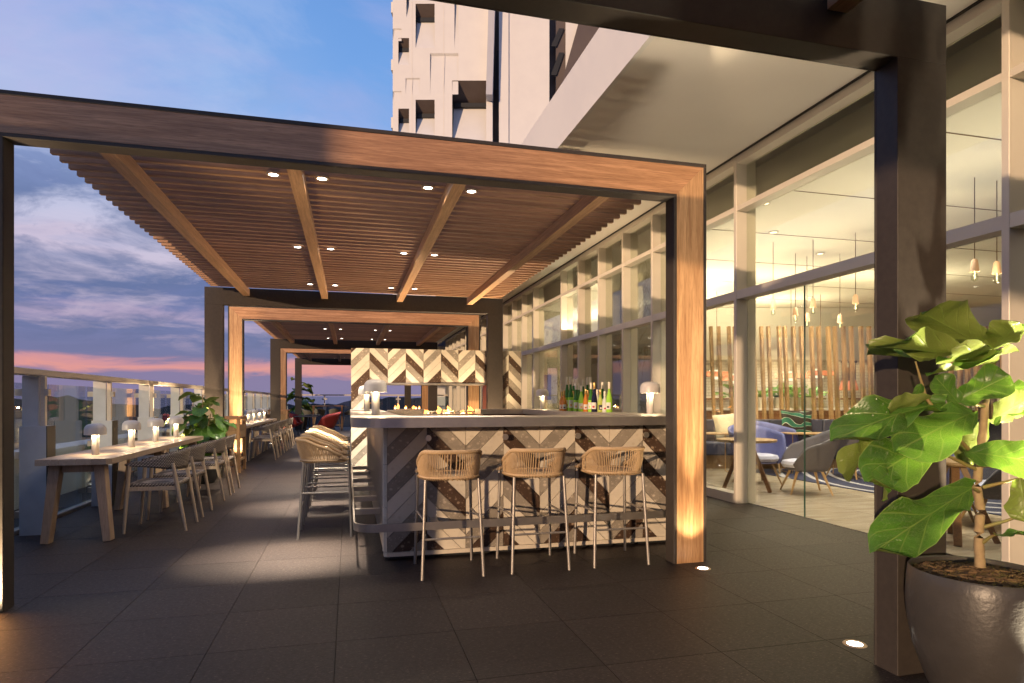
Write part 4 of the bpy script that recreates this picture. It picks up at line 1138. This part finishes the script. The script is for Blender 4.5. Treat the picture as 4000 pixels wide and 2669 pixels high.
for k in range(420):
    a = rg.uniform(0, 6.28); r = .225 * math.sqrt(rg.random()); x, y = 2.43 + r * math.cos(a), 1.95 + r * math.sin(a); z = .518 + .035 * (1 - r / .24) ** 1.5
    b = rg.uniform(0, 3.14); l = rg.uniform(.006, .014)
    m.strut((x - l * math.cos(b), y - l * math.sin(b), z + rg.uniform(-.002, .003)), (x + l * math.cos(b), y + l * math.sin(b), z + rg.uniform(-.002, .004)), .004, .006, side=(0, 0, 1))
o = part(m, 'bark_chips', M['soil'], big); o['kind'] = 'stuff'
tf = 2.50
tp = [(3829, 2215), (3822, 2100), (3830, 1990), (3815, 1900), (3826, 1790), (3838, 1700), (3846, 1600), (3856, 1500), (3872, 1400), (3882, 1372)]
tr_ = [.0185, .0165, .0168, .0155, .0165, .0145, .0135, .0125, .010, .006]
pts = []; rr_ = []
for k in range(len(tp) - 1):
    for q in range(5):
        u = q / 5; pts.append(PX(tp[k][0] * (1 - u) + tp[k + 1][0] * u, tp[k][1] * (1 - u) + tp[k + 1][1] * u, tf)); rr_.append((tr_[k] * (1 - u) + tr_[k + 1] * u) * (1 + .07 * math.sin((k * 5 + q) * 2.4)))
pts.append(PX(*tp[-1], tf)); rr_.append(tr_[-1])
part(MB().tube(pts, .015, 14, rr=rr_), 'trunk', M['treebark'], big, smooth=True)
BR = [[(3815, 1835, 2.5), (3720, 1790, 2.46), (3640, 1752, 2.44)], [(3800, 1772, 2.5), (3760, 1730, 2.46), (3722, 1690, 2.43)], [(3665, 1620, 2.42), (3618, 1555, 2.43), (3576, 1412, 2.44)],
      [(3838, 1905, 2.5), (3920, 1885, 2.48), (4010, 1862, 2.45)], [(3840, 2060, 2.5), (3930, 2035, 2.46), (4030, 1998, 2.42)], [(3838, 2120, 2.49), (3868, 2098, 2.46), (3885, 2090, 2.44)],
      [(3722, 1690, 2.43), (3690, 1650, 2.42), (3650, 1600, 2.42)], [(3848, 1590, 2.5), (3800, 1575, 2.46), (3745, 1566, 2.44)], [(3960, 1310, 2.5), (3975, 1290, 2.5), (3985, 1262, 2.5)],
      [(3828, 1925, 2.5), (3810, 1912, 2.46), (3797, 1906, 2.44)]]
for b in BR:
    n = len(b); part(MB().tube([PX(*p) for p in b], .006, 9, rr=[.0078, .0062, .0035] if n == 3 else None), 'branch', M['branch'], big, smooth=True)
# (base px,py,f) (tip px,py,f) width ratio, normal (r,f,z) seed curl droop
LV = [((3868, 1368, 2.50), (3590, 1206, 2.40), .60, (-.1, .50, .86), 1, .35, .05), ((3870, 1372, 2.50), (3985, 1262, 2.34), 1.05, (.15, .72, .66), 2, .2, .0),
      ((3866, 1405, 2.50), (3386, 1330, 2.36), .30, (-.05, .42, .9), 3, .55, .04), ((3870, 1400, 2.50), (3390, 1364, 2.55), .34, (0, -.30, .95), 33, .3, .05),
      ((3618, 1470, 2.44), (3978, 1372, 2.40), .42, (.0, -.22, .97), 4, .4, -.03), ((3870, 1418, 2.48), (3720, 1392, 2.30), .62, (-.1, .35, .92), 34, .3, .0),
      ((3695, 1572, 2.43), (3272, 1645, 2.34), .46, (-.12, -.62, .75), 5, .3, .22), 
      ((3740, 1568, 2.44), (3945, 1462, 2.36), .86, (.0, -.85, .5), 6, .25, .08), ((3745, 1575, 2.43), (3655, 1470, 2.44), .85, (-.3, -.9, .25), 36, .2, .05),
      ((3640, 1555, 2.42), (3456, 1590, 2.40), .50, (-.1, .85, .45), 7, .45, .1), 
      ((3800, 1612, 2.42), (3535, 1728, 2.27), .62, (-.28, -.80, .52), 8, .12, .12), ((3650, 1712, 2.42), (3428, 1848, 2.26), .66, (-.15, -.86, .45), 9, .25, .18),
      ((3470, 1700, 2.46), (3282, 1850, 2.42), .78, (-.35, .85, .4), 10, .35, .05), ((3775, 1765, 2.44), (4085, 1800, 2.22), .78, (.05, -.94, .28), 11, .18, .10),
      ((3797, 1906, 2.44), (3440, 2128, 2.28), .44, (-.25, -.82, .50), 12, .3, .12), ((3455, 1845, 2.36), (3448, 1958, 2.36), .45, (.6, -.7, .0), 13, .8, .0),
      ((3500, 1850, 2.34), (3430, 1880, 2.28), .9, (.1, -.8, .5), 38, .5, .2), ((3885, 1522, 2.55), (4060, 1500, 2.5), .5, (0, -.35, .93), 14, .3, .05),
      ((3870, 1640, 2.62), (4040, 1545, 2.62), .95, (-.1, .93, .3), 15, .2, .0), ((3870, 1640, 2.66), (3760, 1810, 2.66), .9, (-.2, .93, .3), 16, .2, .0),
      ((3885, 2090, 2.44), (4080, 2075, 2.3), .42, (.0, -.45, .88), 17, .3, .15), ((3985, 1870, 2.44), (4010, 2040, 2.42), .8, (.3, .9, .2), 18, .4, .0),
      ((3640, 1752, 2.44), (3560, 1700, 2.5), .8, (0, -.6, .7), 19, .3, .1), ((3885, 1660, 2.5), (4070, 1560, 2.35), .6, (.1, -.6, .75), 20, .3, .2),
      ((4030, 1998, 2.42), (4150, 2080, 2.3), .7, (.1, -.7, .6), 21, .3, .2), ((3600, 1500, 2.43), (3560, 1600, 2.48), .6, (-.4, -.8, .2), 22, .4, .1)]
for b, tp2, wr, nm, sd_, cu, dr in LV:
    B, T = PX(*b), PX(*tp2); L = (T - B).length; wr *= .86
    me = leaf_mesh(L, L * wr, sd_, cu, dr, 16, 12)
    place_leaf(me, B, T, ND(*nm), big, L)

lm_v = [leaf_mesh(.27, .17, 100 + k, .25 + .1 * (k % 3), .25 + .12 * (k % 4), 10, 8, m=M['leafdark'] if k % 3 else M['leaf']) for k in range(8)]
def make_fig(loc, H, label, seed, spread=1.0, nleaf=30, z0=.45, potr=.27, poth=.42):
    t = empty('potted_fig', loc, 0, label, 'potted plant'); rg = random.Random(seed)
    L = Vector(loc)
    part(MB().lathe([(0, 0), (potr * .6, 0), (potr * .85, poth * .3), (potr, poth * .75), (potr * .97, poth), (potr * .9, poth - .005), (potr * .9, poth - .05), (0, poth - .04)], 32, loc), 'pot', M['potdark'], t, smooth=True)
    part(MB().lathe([(potr * .89, poth - .045), (0, poth - .03)], 24, loc), 'soil', M['soil'], t)
    tops = []
    for k, (dx, dy, h) in enumerate(((0, 0, H - .12), (.12, -.05, H * .72), (-.12, .06, H * .78))):
        pts = [L + Vector((0, 0, poth - .05)), L + Vector((dx * .4, dy * .4, (poth + h) / 2)), L + Vector((dx, dy, h))]
        part(MB().tube(pts, .012, 8, rr=[.016, .012, .007]), 'stem', M['treebark'], t, smooth=True); tops.append(pts)
    for k in range(nleaf):
        st_ = tops[k % 3]; u = .25 + .75 * ((k // 3) / (nleaf / 3)) ** .85
        p = st_[0].lerp(st_[1], u * 2) if u < .5 else st_[1].lerp(st_[2], (u - .5) * 2)
        a = k * 2.399 + rg.uniform(-.3, .3); el = rg.uniform(-.75, .35) + (.55 if u > .88 else 0)
        d = Vector((math.cos(a) * math.cos(el), math.sin(a) * math.cos(el), math.sin(el)))
        B = p + d * .05 * spread; Ls = rg.uniform(.24, .36) * spread
        nrm = Vector((-math.cos(a) * math.sin(el), -math.sin(a) * math.sin(el), math.cos(el))) + Vector((rg.uniform(-.3, .3), rg.uniform(-.3, .3), 0))
        place_leaf(rg.choice(lm_v), B, B + d * Ls, nrm, t, .27)
    return t
make_fig((-2.10, 10.15, 0), 1.42, 'fiddle-leaf fig in a dark pot between the first long table and the grey post', 21, 1.1, 54, potr=.27, poth=.38)
make_fig((-2.05, 28.5, 0), 2.35, 'tall fiddle-leaf fig by the last dark post at the far end', 5, 1.9, 30, potr=.35, poth=.6)

# ================================================================== FAR END FURNITURE
def shell_chair(name, shell, seat_m, leg_m, w=.62, zt=.82, arm=.64, zs=.40, wire=False, tall=0):
    t = empty(name)
    def sh(u, v):
        a = R(-128) + R(256) * u; q = abs(a) / R(128)
        rb = w / 2 * .70; rt = w / 2 * (1.0 - .0 * q)
        r = rb + (rt - rb) * v ** .7
        zt_ = arm + (zt - arm) * (math.cos(min(q, 1) * math.pi) * .5 + .5)
        if q > .8: zt_ -= (arm - zs - .03) * ((q - .8) / .2) ** 1.5
        lean = .09 * v * (1 - q)
        return (-r * math.cos(a) - lean + .02, r * math.sin(a), zs - .05 + tall + (zt_ - zs + .05) * v)
    MB().grid(sh, 32, 8).build('shell', shell, t, smooth=True, solid=.03)
    MB().lathe([(0, zs - .06 + tall), (w * .34, zs - .055 + tall), (w * .36, zs - .03 + tall), (0, zs - .025 + tall)], 28).build('base', shell, t, smooth=True)
    m = MB(); rr0 = w * .37
    m.lathe([(0, zs - .02 + tall), (rr0 * .97, zs - .018 + tall), (rr0 * 1.03, zs + .02 + tall), (rr0 * .97, zs + .06 + tall), (rr0 * .7, zs + .075 + tall), (0, zs + .08 + tall)], 28, (.03, 0, 0))
    m.build('cushion', seat_m, t, smooth=True)
    for x, y in ((.17, .16), (.17, -.16), (-.16, .16), (-.16, -.16)):
        MB().tube([(x * 1.55, y * 1.5, 0), (x * .9, y * .9, zs - .05 + tall)], .012, 8, rr=[.011, .02] if not wire else [.008, .008]).build('leg', leg_m, t, smooth=True)
    return t
rc = shell_chair('red_tub_chair', M['red'], M['red'], M['black'], .70, .80, .70, .40, True)
rcl = [((-.72, 20.6), 180, 'nearest of the red rattan tub chairs, back to the walkway'), ((-.72, 21.6), 180, 'second red rattan tub chair in the right row'), ((-.72, 22.9), 180, 'third red rattan tub chair in the right row'),
       ((-.72, 24.1), 180, 'farthest red rattan tub chair in the right row'), ((-1.95, 21.2), 0, 'red rattan tub chair left of the dark tables, nearest'), ((-1.95, 22.9), 0, 'red rattan tub chair left of the dark tables, middle'), ((-1.95, 24.3), 0, 'red rattan tub chair left of the dark tables, farthest')]
for i, ((x, y), a, lb) in enumerate(rcl):
    o = rc if i == 0 else copy_tree(rc)
    o.location = (x, y, 0); o.rotation_euler[2] = R(a); tag(o, lb, 'chair', 'red rattan tub chairs')
def small_table(loc, lb, top, r=.35, z=.72):
    t = empty('cafe_table', loc, 0, lb, 'table')
    MB().box(-r, r, -r, r, z - .025, z).build('tabletop', top, t, bevel=.003)
    MB().tube([(0, 0, .02), (0, 0, z - .026)], .03, 10).build('pedestal', M['metal'], t, smooth=True)
    MB().box(-.22, .22, -.22, .22, 0, .02).build('foot', M['metal'], t)
small_table((-1.35, 21.1, 0), 'dark square cafe table between the red chairs, nearer one', M['darkside'])
small_table((-1.35, 23.2, 0), 'dark square cafe table between the red chairs, farther one', M['darkside'])
ht = empty('high_table', (-.85, 27, 0), 0, 'slim wooden high table in front of the far glass balustrade', 'table')
MB().box(-.62, .62, -.35, .35, .985, 1.02).build('tabletop', M['oakdark'], ht)
for x in (-.56, .56):
    for y in (-.3, .3): MB().box(x - .03, x + .03, y - .03, y + .03, 0, .984).build('leg', M['oakdark'], ht)
MB().box(-.53, .53, -.32, -.28, .2, .24).build('foot_rail', M['oak'], ht)
hs = shell_chair('high_stool', M['weavelight'], M['weavelight'], M['oak'], .42, .90, .80, .68, True)
for i, (x, y, a, lb) in enumerate(((-1.62, 27.0, 0, 'pale rattan high stool at the left end of the high table'), (-1.15, 26.45, 90, 'pale rattan high stool on the near side of the high table, left'),
                                   (-.58, 26.45, 90, 'pale rattan high stool on the near side of the high table, right'), (-.02, 26.9, 180, 'pale rattan high stool at the right end of the high table'))):
    o = hs if i == 0 else copy_tree(hs)
    o.location = (x, y, 0); o.rotation_euler[2] = R(a); tag(o, lb, 'stool', 'rattan stools round the high table')

# ================================================================== LOUNGE INTERIOR (camera-aligned layout: r right, f forward)
RZ = -YAW
def px_r(x, f): return (x - CX) / F_PX * f
def box_rf(r0, r1, f0, f1, z0, z1, name, m, lb=None, cat=None, parent=None, **kw):
    c = WC((r0 + r1) / 2, (f0 + f1) / 2)
    o = MB().box(-(r1 - r0) / 2, (r1 - r0) / 2, -(f1 - f0) / 2, (f1 - f0) / 2, z0, z1).build(name, m, parent, **kw)
    o.location = c; o.rotation_euler[2] = RZ
    if lb: tag(o, lb, cat)
    return o
bq = empty('banquette', WC(6.0, 11.4), RZ, 'long navy leather banquette with a timber plinth in the lounge', 'banquette')
r0, r1 = -3.2, 5.5
MB().box(r0, r1, -.15, .45, 0, .24).build('plinth', M['oak'], bq)
k = r0
while k < r1 - .1:
    MB().box(k + .004, k + .996, -.25, .30, .242, .47).build('seat', M['navyseat'], bq, bevel=.03, seg=3)
    MB().box(k + .004, k + .996, .302, .46, .242, .865).build('backrest', M['navy'], bq, bevel=.02, seg=2)
    k += 1.0
scr = empty('slat_screen', WC(6.0, 11.95), RZ, 'screen of leaning upright timber slats standing behind the navy banquette', 'screen')
sx = [2768, 2798, 2838, 2861, 2903, 2933, 2965, 2992, 3033, 3056, 3090, 3120, 3160, 3188, 3226, 3252, 3285, 3315, 3354, 3385, 3420, 3450, 3490, 3520, 3560, 3590, 3630, 3660, 3700, 3735, 3765, 3800, 3840, 3865, 3905, 3935, 3975, 4005, 4040]
for x in sx:
    a = px_r(x + 8, 11.95) - 6.0
    MB().strut((a + .065, 0, .87), (a, 0, 2.63), .05, .09).build('slat', M['oak'], scr)
# pillows
def pillow(loc, w, h, m, lb, rot=(0, 0, 0)):
    t = MB()
    def fn(sgn):
        def g(u, v):
            a, b = 2 * u - 1, 2 * v - 1
            e = max(0, (1 - abs(a) ** 2.6)) ** .5 * max(0, (1 - abs(b) ** 2.6)) ** .5
            pin = 1 - .06 * (1 - abs(a)) * abs(b) - .0
            return (a * w / 2 * (1 - .07 * (1 - b * b)), sgn * .075 * e, b * h / 2 * (1 - .07 * (1 - a * a)))
        return g
    t.grid(fn(-1), 14, 14); t.grid(fn(1), 14, 14)
    o = t.build('cushion', m, None, smooth=True); o.location = loc; o.rotation_euler = rot; tag(o, lb, 'cushion')
pillow(WC(px_r(3112, 11.45), 11.45, .80), .58, .50, M['swirl'], 'green and black swirl cushion leaning on the navy banquette', (R(-14), R(4), RZ))
pillow(WC(px_r(2845, 11.45), 11.45, .76), .52, .46, M['cream'], 'cream cushion with faded corner on the banquette near the mullion', (R(-14), R(-6), RZ))
pillow(WC(px_r(3365, 11.45), 11.45, .76), .56, .46, M['cream'], 'plain cream cushion on the banquette behind the dark post', (R(-14), R(3), RZ))
# lounge chairs
lc = shell_chair('lounge_chair', M['blue'], M['bluecush'], M['oak'], .76, .86, .72, .36)
lc2 = shell_chair('lounge_chair', M['greyshell'], M['bluecush'], M['oak'], .74, .86, .60, .36)
def put(o, r, f, face, lb, cp=False):
    o = copy_tree(o) if cp else o
    o.location = WC(r, f); o.rotation_euler[2] = face + RZ; tag(o, lb, 'chair', 'upholstered tub chairs in the lounge')
put(lc, px_r(2956, 9.25), 9.25, R(-80), 'periwinkle tub chair facing out behind the round oak table')
put(lc2, px_r(3150, 8.3), 8.3, R(172), 'slate tub chair seen side-on with pale lilac seat')
put(lc2, px_r(3322, 9.9), 9.9, R(120), 'slate blue tub chair partly behind the dark post', True)
put(lc, px_r(3030, 10.6), 10.6, R(-60), 'blue tub chair by the banquette, mostly behind the outward facing chair', True)
put(lc, px_r(3690, 6.6), 6.6, R(-40), 'periwinkle tub chair right of the dark post behind the fig', True)
put(lc2, px_r(3905, 6.0), 6.0, R(160), 'slate tub chair at the far right behind the fig trunk', True)
def round_table(r, f, z, rad, lb):
    t = empty('round_table', WC(r, f), RZ, lb, 'table', 'round oak lounge tables')
    MB().lathe([(0, z - .035), (rad * .96, z - .035), (rad, z - .02), (rad, z - .004), (rad * .99, z), (0, z)], 48).build('tabletop', M['oak'], t, smooth=True)
    for k in range(4):
        a = math.pi / 4 + k * math.pi / 2 + .25
        MB().strut((.30 * math.cos(a), .30 * math.sin(a), 0), (.05 * math.cos(a), .05 * math.sin(a), z - .036), .045, .06, side=(-math.sin(a), math.cos(a), 0)).build('leg', M['oakdark'], t)
round_table(px_r(2916, 8.45), 8.45, .70, .385, 'round oak table just behind the wide mullion')
round_table(px_r(3728, 5.5), 5.5, .70, .36, 'round oak table between the dark post and the fig trunk')
def brass_table(x0, x1, f, lb):
    r0, r1 = px_r(x0, f), px_r(x1, f)
    t = empty('side_table', WC((r0 + r1) / 2, f), RZ, lb, 'side table', 'brass framed side tables'); h = (r1 - r0) / 2
    MB().box(-h, h, -.25, .25, .655, .675).build('tabletop', M['oak'], t, bevel=.003)
    for sx_ in (-1, 1):
        m = MB()
        p = [(sx_ * (h - .05), -.22, .654), (sx_ * (h - .05), -.22, .01), (sx_ * (h - .05), .22, .01), (sx_ * (h - .05), .22, .654)]
        for a, b in zip(p[:-1], p[1:]): m.tube([a, b], .007, 6)
        m.build('leg_frame', M['gold'], t)
brass_table(3062, 3240, 10.6, 'brass framed side table in front of the swirl cushion')
brass_table(2700, 2862, 10.6, 'brass framed side table left of the wide mullion')
# pendants
def make_pendant():
    t = empty('pendant_lamp')
    MB().lathe([(.0, .0), (.016, -.002), (.032, -.022), (.046, -.135), (.047, -.15), (.043, -.15), (.03, -.03), (0, -.02)][::-1], 24).build('lamp_shade', M['clay'], t, smooth=True)
    MB().lathe([(.018, -.12), (.020, -.155), (.036, -.205), (.037, -.225), (.026, -.25), (.0, -.262)][::-1], 20).build('bulb', M['glass'], t, smooth=True)
    MB().tube([(0, 0, -.14), (.006, 0, -.17), (-.006, 0, -.19), (.006, 0, -.21), (0, 0, -.228)], .006, 6).build('filament', M['filament'], t)
    return t
pn = make_pendant()
pls = ((3020, 1170, 10.2, 'pendant lamp nearest the wide mullion'), (3107, 1200, 10.98, 'second pendant lamp from the wide mullion'), (3152, 1222, 11.2, 'lowest pendant lamp by the glass door seam'), (3176, 1165, 10.06, 'pendant lamp just right of the glass door seam'),
       (3281, 1228, 11.0, 'low pendant lamp midway between the door seam and the dark post'), (3342, 1150, 9.63, 'high pendant lamp closest to the dark post'), (3807, 1012, 7.25, 'left one of the two pendant lamps right of the dark post'), (3894, 1020, 7.35, 'right one of the two pendant lamps right of the dark post'))
for i, (x, y, f, lb) in enumerate(pls):
    o = pn if i == 0 else copy_tree(pn)
    z = CAMZ + (HY - y) / F_PX * f
    o.location = WC(px_r(x, f), f, z); tag(o, lb, 'pendant lamp', 'clay pendant lamps with bare bulbs')
    MB().tube([(0, 0, 0), (0, 0, 3.793 - z)], .005, 6).build('cord', M['cord'], o)
    p = WC(px_r(x, f), f, z - .30); point('pendant_glow', p, 16, (1, .78, .5), .012)
# kitchen counter and planters behind the screen
kc = empty('kitchen_counter', WC(5.8, 13.9), RZ, 'dark timber kitchen counter with a white top behind the slat screen', 'counter')
MB().box(-2.5, 6, 0, .6, 0, 1.0).build('front', M['oakdark'], kc)
MB().box(-2.52, 6, -.03, .63, 1.001, 1.05).build('worktop', M['lampwhite'], kc)
lounge_leaf = [leaf_mesh(.5, .17, 300 + k, .5, .35 + .1 * k, 8, 6, m=M['leaflounge']) for k in range(3)]
for i, x in enumerate((2870, 2975, 3045, 3110, 3165)):
    f = 14.1; base = WC(px_r(x, f), f, 1.052)
    t = empty('planter', base, RZ, ['ribbed planter with broad leaves left of the wide mullion', 'first ribbed planter right of the wide mullion', 'second ribbed planter behind the slats', 'third ribbed planter behind the slats', 'ribbed planter with broad leaves at the glass door seam'][i], 'planter', 'ribbed planters on the kitchen counter')
    m = MB()
    m.lathe([(.0, 0), (.10, 0), (.125, .24), (.115, .24), (.115, .2), (0, .2)], 28)
    m.build('pot', M['mull'], t)
    rg = random.Random(40 + i)
    for k in range(10):
        a = k * 2.4; el = rg.uniform(.5, 1.35)
        d = Vector((math.cos(a) * math.cos(el), math.sin(a) * math.cos(el), math.sin(el)))
        nrm = Vector((-math.cos(a) * math.sin(el), -math.sin(a) * math.sin(el), math.cos(el)))
        B = base + Vector((0, 0, .2)); o = place_leaf(rg.choice(lounge_leaf), B, B + d * rg.uniform(.32, .55), nrm, t, .5)
        o.matrix_parent_inverse = (Matrix.Translation(t.location) @ t.rotation_euler.to_matrix().to_4x4()).inverted()
# orange copper hexagonal shades
def hex_shade(x, y, f, w, lb, i):
    z = CAMZ + (HY - y) / F_PX * f
    t = empty('hanging_lamp', WC(px_r(x, f), f, z), RZ + .1 * i, lb, 'hanging lamp', 'orange copper strip lamps')
    a = w / 2
    low = [(-a, 0, -.06), (-a * .8, -.2, -.06), (a * .8, -.2, -.06), (a, 0, -.06), (a * .8, .2, -.06), (-a * .8, .2, -.06)]
    hi = [(p[0] * .82, p[1] * .55, .06) for p in low]
    MB().add(low + hi, [(5, 4, 3, 2, 1, 0), (6, 7, 8, 9, 10, 11)] + [(k, (k + 1) % 6, 6 + (k + 1) % 6, 6 + k) for k in range(6)]).build('lamp_shade', M['coppershade'], t)
    MB().box(-a * .35, a * .1, -.06, .06, -.12, -.062).box(-a * .45, 0, -.06, .06, .062, .10).build('glow_panel', M['shade_glow'], t)
    MB().tube([(0, 0, .1), (0, 0, 3.79 - z)], .006, 6).build('cord', M['cord'], t)
for i, a in enumerate(((3090, 1468, 14.6, .85, 'orange copper strip lamp at the glass door seam, nearer'), (3205, 1458, 15.2, .75, 'orange copper strip lamp right of the glass door seam'), (2800, 1462, 14.8, .7, 'orange copper strip lamp left of the wide mullion, upper'),
                       (2880, 1478, 14.2, .8, 'orange copper strip lamp crossing behind the wide mullion'), (2150, 1500, 20.5, .55, 'orange copper strip lamp left of the wine bottles'), (2240, 1492, 21, .7, 'orange copper strip lamp behind the wine bottles'), (2640, 1476, 16, .8, 'orange copper strip lamp beside the timber post'))):
    hex_shade(*a, i)
# bell pendants and board
for i, x in enumerate((3289, 3317, 3342)):
    f = 14.6; z = CAMZ + (HY - 1497) / F_PX * f
    t = empty('bell_lamp', WC(px_r(x, f), f, z), 0, ['leftmost', 'middle', 'rightmost'][i] + ' of the three small copper bell lamps over the kitchen', 'hanging lamp', 'copper bell lamps')
    MB().lathe([(.015, .06), (.02, .03), (.04, -.04), (.06, -.11), (.063, -.17), (.055, -.17), (0, .02)][::-1], 20).build('lamp_shade', M['coppershade'], t, smooth=True)
    MB().tube([(0, 0, .06), (0, 0, .47)], .008, 6).lathe([(.03, .47), (.02, .52), (0, .52)], 10).build('cord', M['black'], t)
# back room walls
bwall = empty('kitchen_wall', WC(9.0, 17.6), RZ, 'white painted brick wall at the back of the kitchen', 'wall')
MB().box(-5.2, 9, 0, .2, 0, 3.79).build('brickwork', M['brick'], bwall)
MB().box(-5.2, 9, -.25, -.001, 2.35, 3.79).build('bulkhead', M['ceil'], bwall)
for k in range(3): MB().box(-4.0 + k * 2.1, -2.4 + k * 2.1, -.22, -.002, 1.25, 1.29).build('shelf', M['oakdark'], bwall)
gb = MB(); pr = []
for k in range(32):
    a = 2 * math.pi * k / 32; rr0 = .17 * (1 + .22 * math.cos(2 * a)) + .0
    pr.append((rr0 * math.cos(a) * .75, rr0 * math.sin(a) * 1.35))
gb.prism(pr, 'y', -.03, .03)
o = gb.build('serving_board', M['oak']); o.location = WC(px_r(3318, 17.2), 17.2, 1.95); o.rotation_euler[2] = RZ; tag(o, 'waisted timber serving board on the brick wall behind the bell lamps', 'board')
o = MB().box(-.19, .19, -.03, .03, -.36, .36).build('wall_hanging', M['blue']); o.location = WC(px_r(2127, 18.0), 18.0, 1.6); o.rotation_euler[2] = RZ; tag(o, 'small indigo wall hanging beyond the bar', 'wall hanging')
# columns near the glass
mc = MB().box(5.2, 5.9, 10.2, 10.97, 0, 3.79).build('column', M['marble']); tag(mc, 'square veined white marble column right of the wine bottles', 'column', 'lounge columns')
mc = MB().box(5.2, 5.9, 11.5, 12.2, 0, 3.79).build('column', mottled('grey_column', (0.20, 0.18, 0.155), (0.26, 0.23, 0.2), 3, .3)); tag(mc, 'darker polished column just left of the marble one', 'column', 'lounge columns')
mc = MB().box(5.2, 6.0, 17.3, 18.2, 0, 3.79).build('column', M['marble']); tag(mc, 'distant marble column seen above the fireplace wall', 'column', 'lounge columns')
mc = MB().box(5.2, 6.0, 24.4, 25.2, 0, 3.79).build('column', M['marble']); tag(mc, 'farthest marble column near the end of the lounge', 'column', 'lounge columns')
# lounge lighting
for (r, f) in ((3.3, 8.2), (4.6, 7.6), (4.0, 9.6), (5.6, 8.6), (4.4, 5.4), (5.2, 4.4), (5.4, 11.0), (3.6, 12.4), (6.6, 13.3), (4.6, 15.4), (7.4, 15.6)):
    p = WC(r, f, 3.785)
    t = part(MB().lathe([(.05, .008), (.05, -.004), (.075, -.006), (.078, .008)], 20, (p.x, p.y, 3.79), caps=False), 'ceiling_spot', M['steel'], hotel, smooth=True)
    l = MB().lathe([(0, .0), (.05, .0)], 16, (p.x, p.y, 3.79)).build('lens', M['lens_soft'], t)
    spot('ceiling_beam', (p.x, p.y, 3.77), (0, 0, -1), 235 if f < 13 else 750, 110, .8, (1.0, .88, .74), .05)
for (r, f, e, l) in ((5.2, 15.9, 120, 5.0), (6.2, 12.9, 85, 6.0), (2.6, 13.4, 50, 3.0)):
    p = WC(r, f, 2.75); a = area('ceiling_fill', p, (0, 0, 1), e, l, .25, (1.0, .84, .58)); a.rotation_euler = (math.pi, 0, RZ)  # upward area lamps standing in for concealed ceiling lighting, no cove built
for y in (1.0, 4.9, 9.0):
    a = area('ceiling_fill', (6.3, y, 2.95), (0, 0, 1), 30, 2.4, 3.8, (1.0, .86, .66)); a.rotation_euler = (math.pi, 0, 0)  # fill added to even out the ceiling near the glass
for y, e in ((13.2, 100), (17.6, 100), (22, 100), (27, 100)):
    a = area('ceiling_fill', (7.2, y, 2.8), (0, 0, 1), e, .3, 2.5, (1.0, .82, .55)); a.rotation_euler = (math.pi, 0, 0)  # upward fill added along the far lounge, no fitting
    spot('ceiling_beam', (6.3, y, 3.77), (0, 0, -1), 230, 100, .6, (1.0, .82, .58), .05)
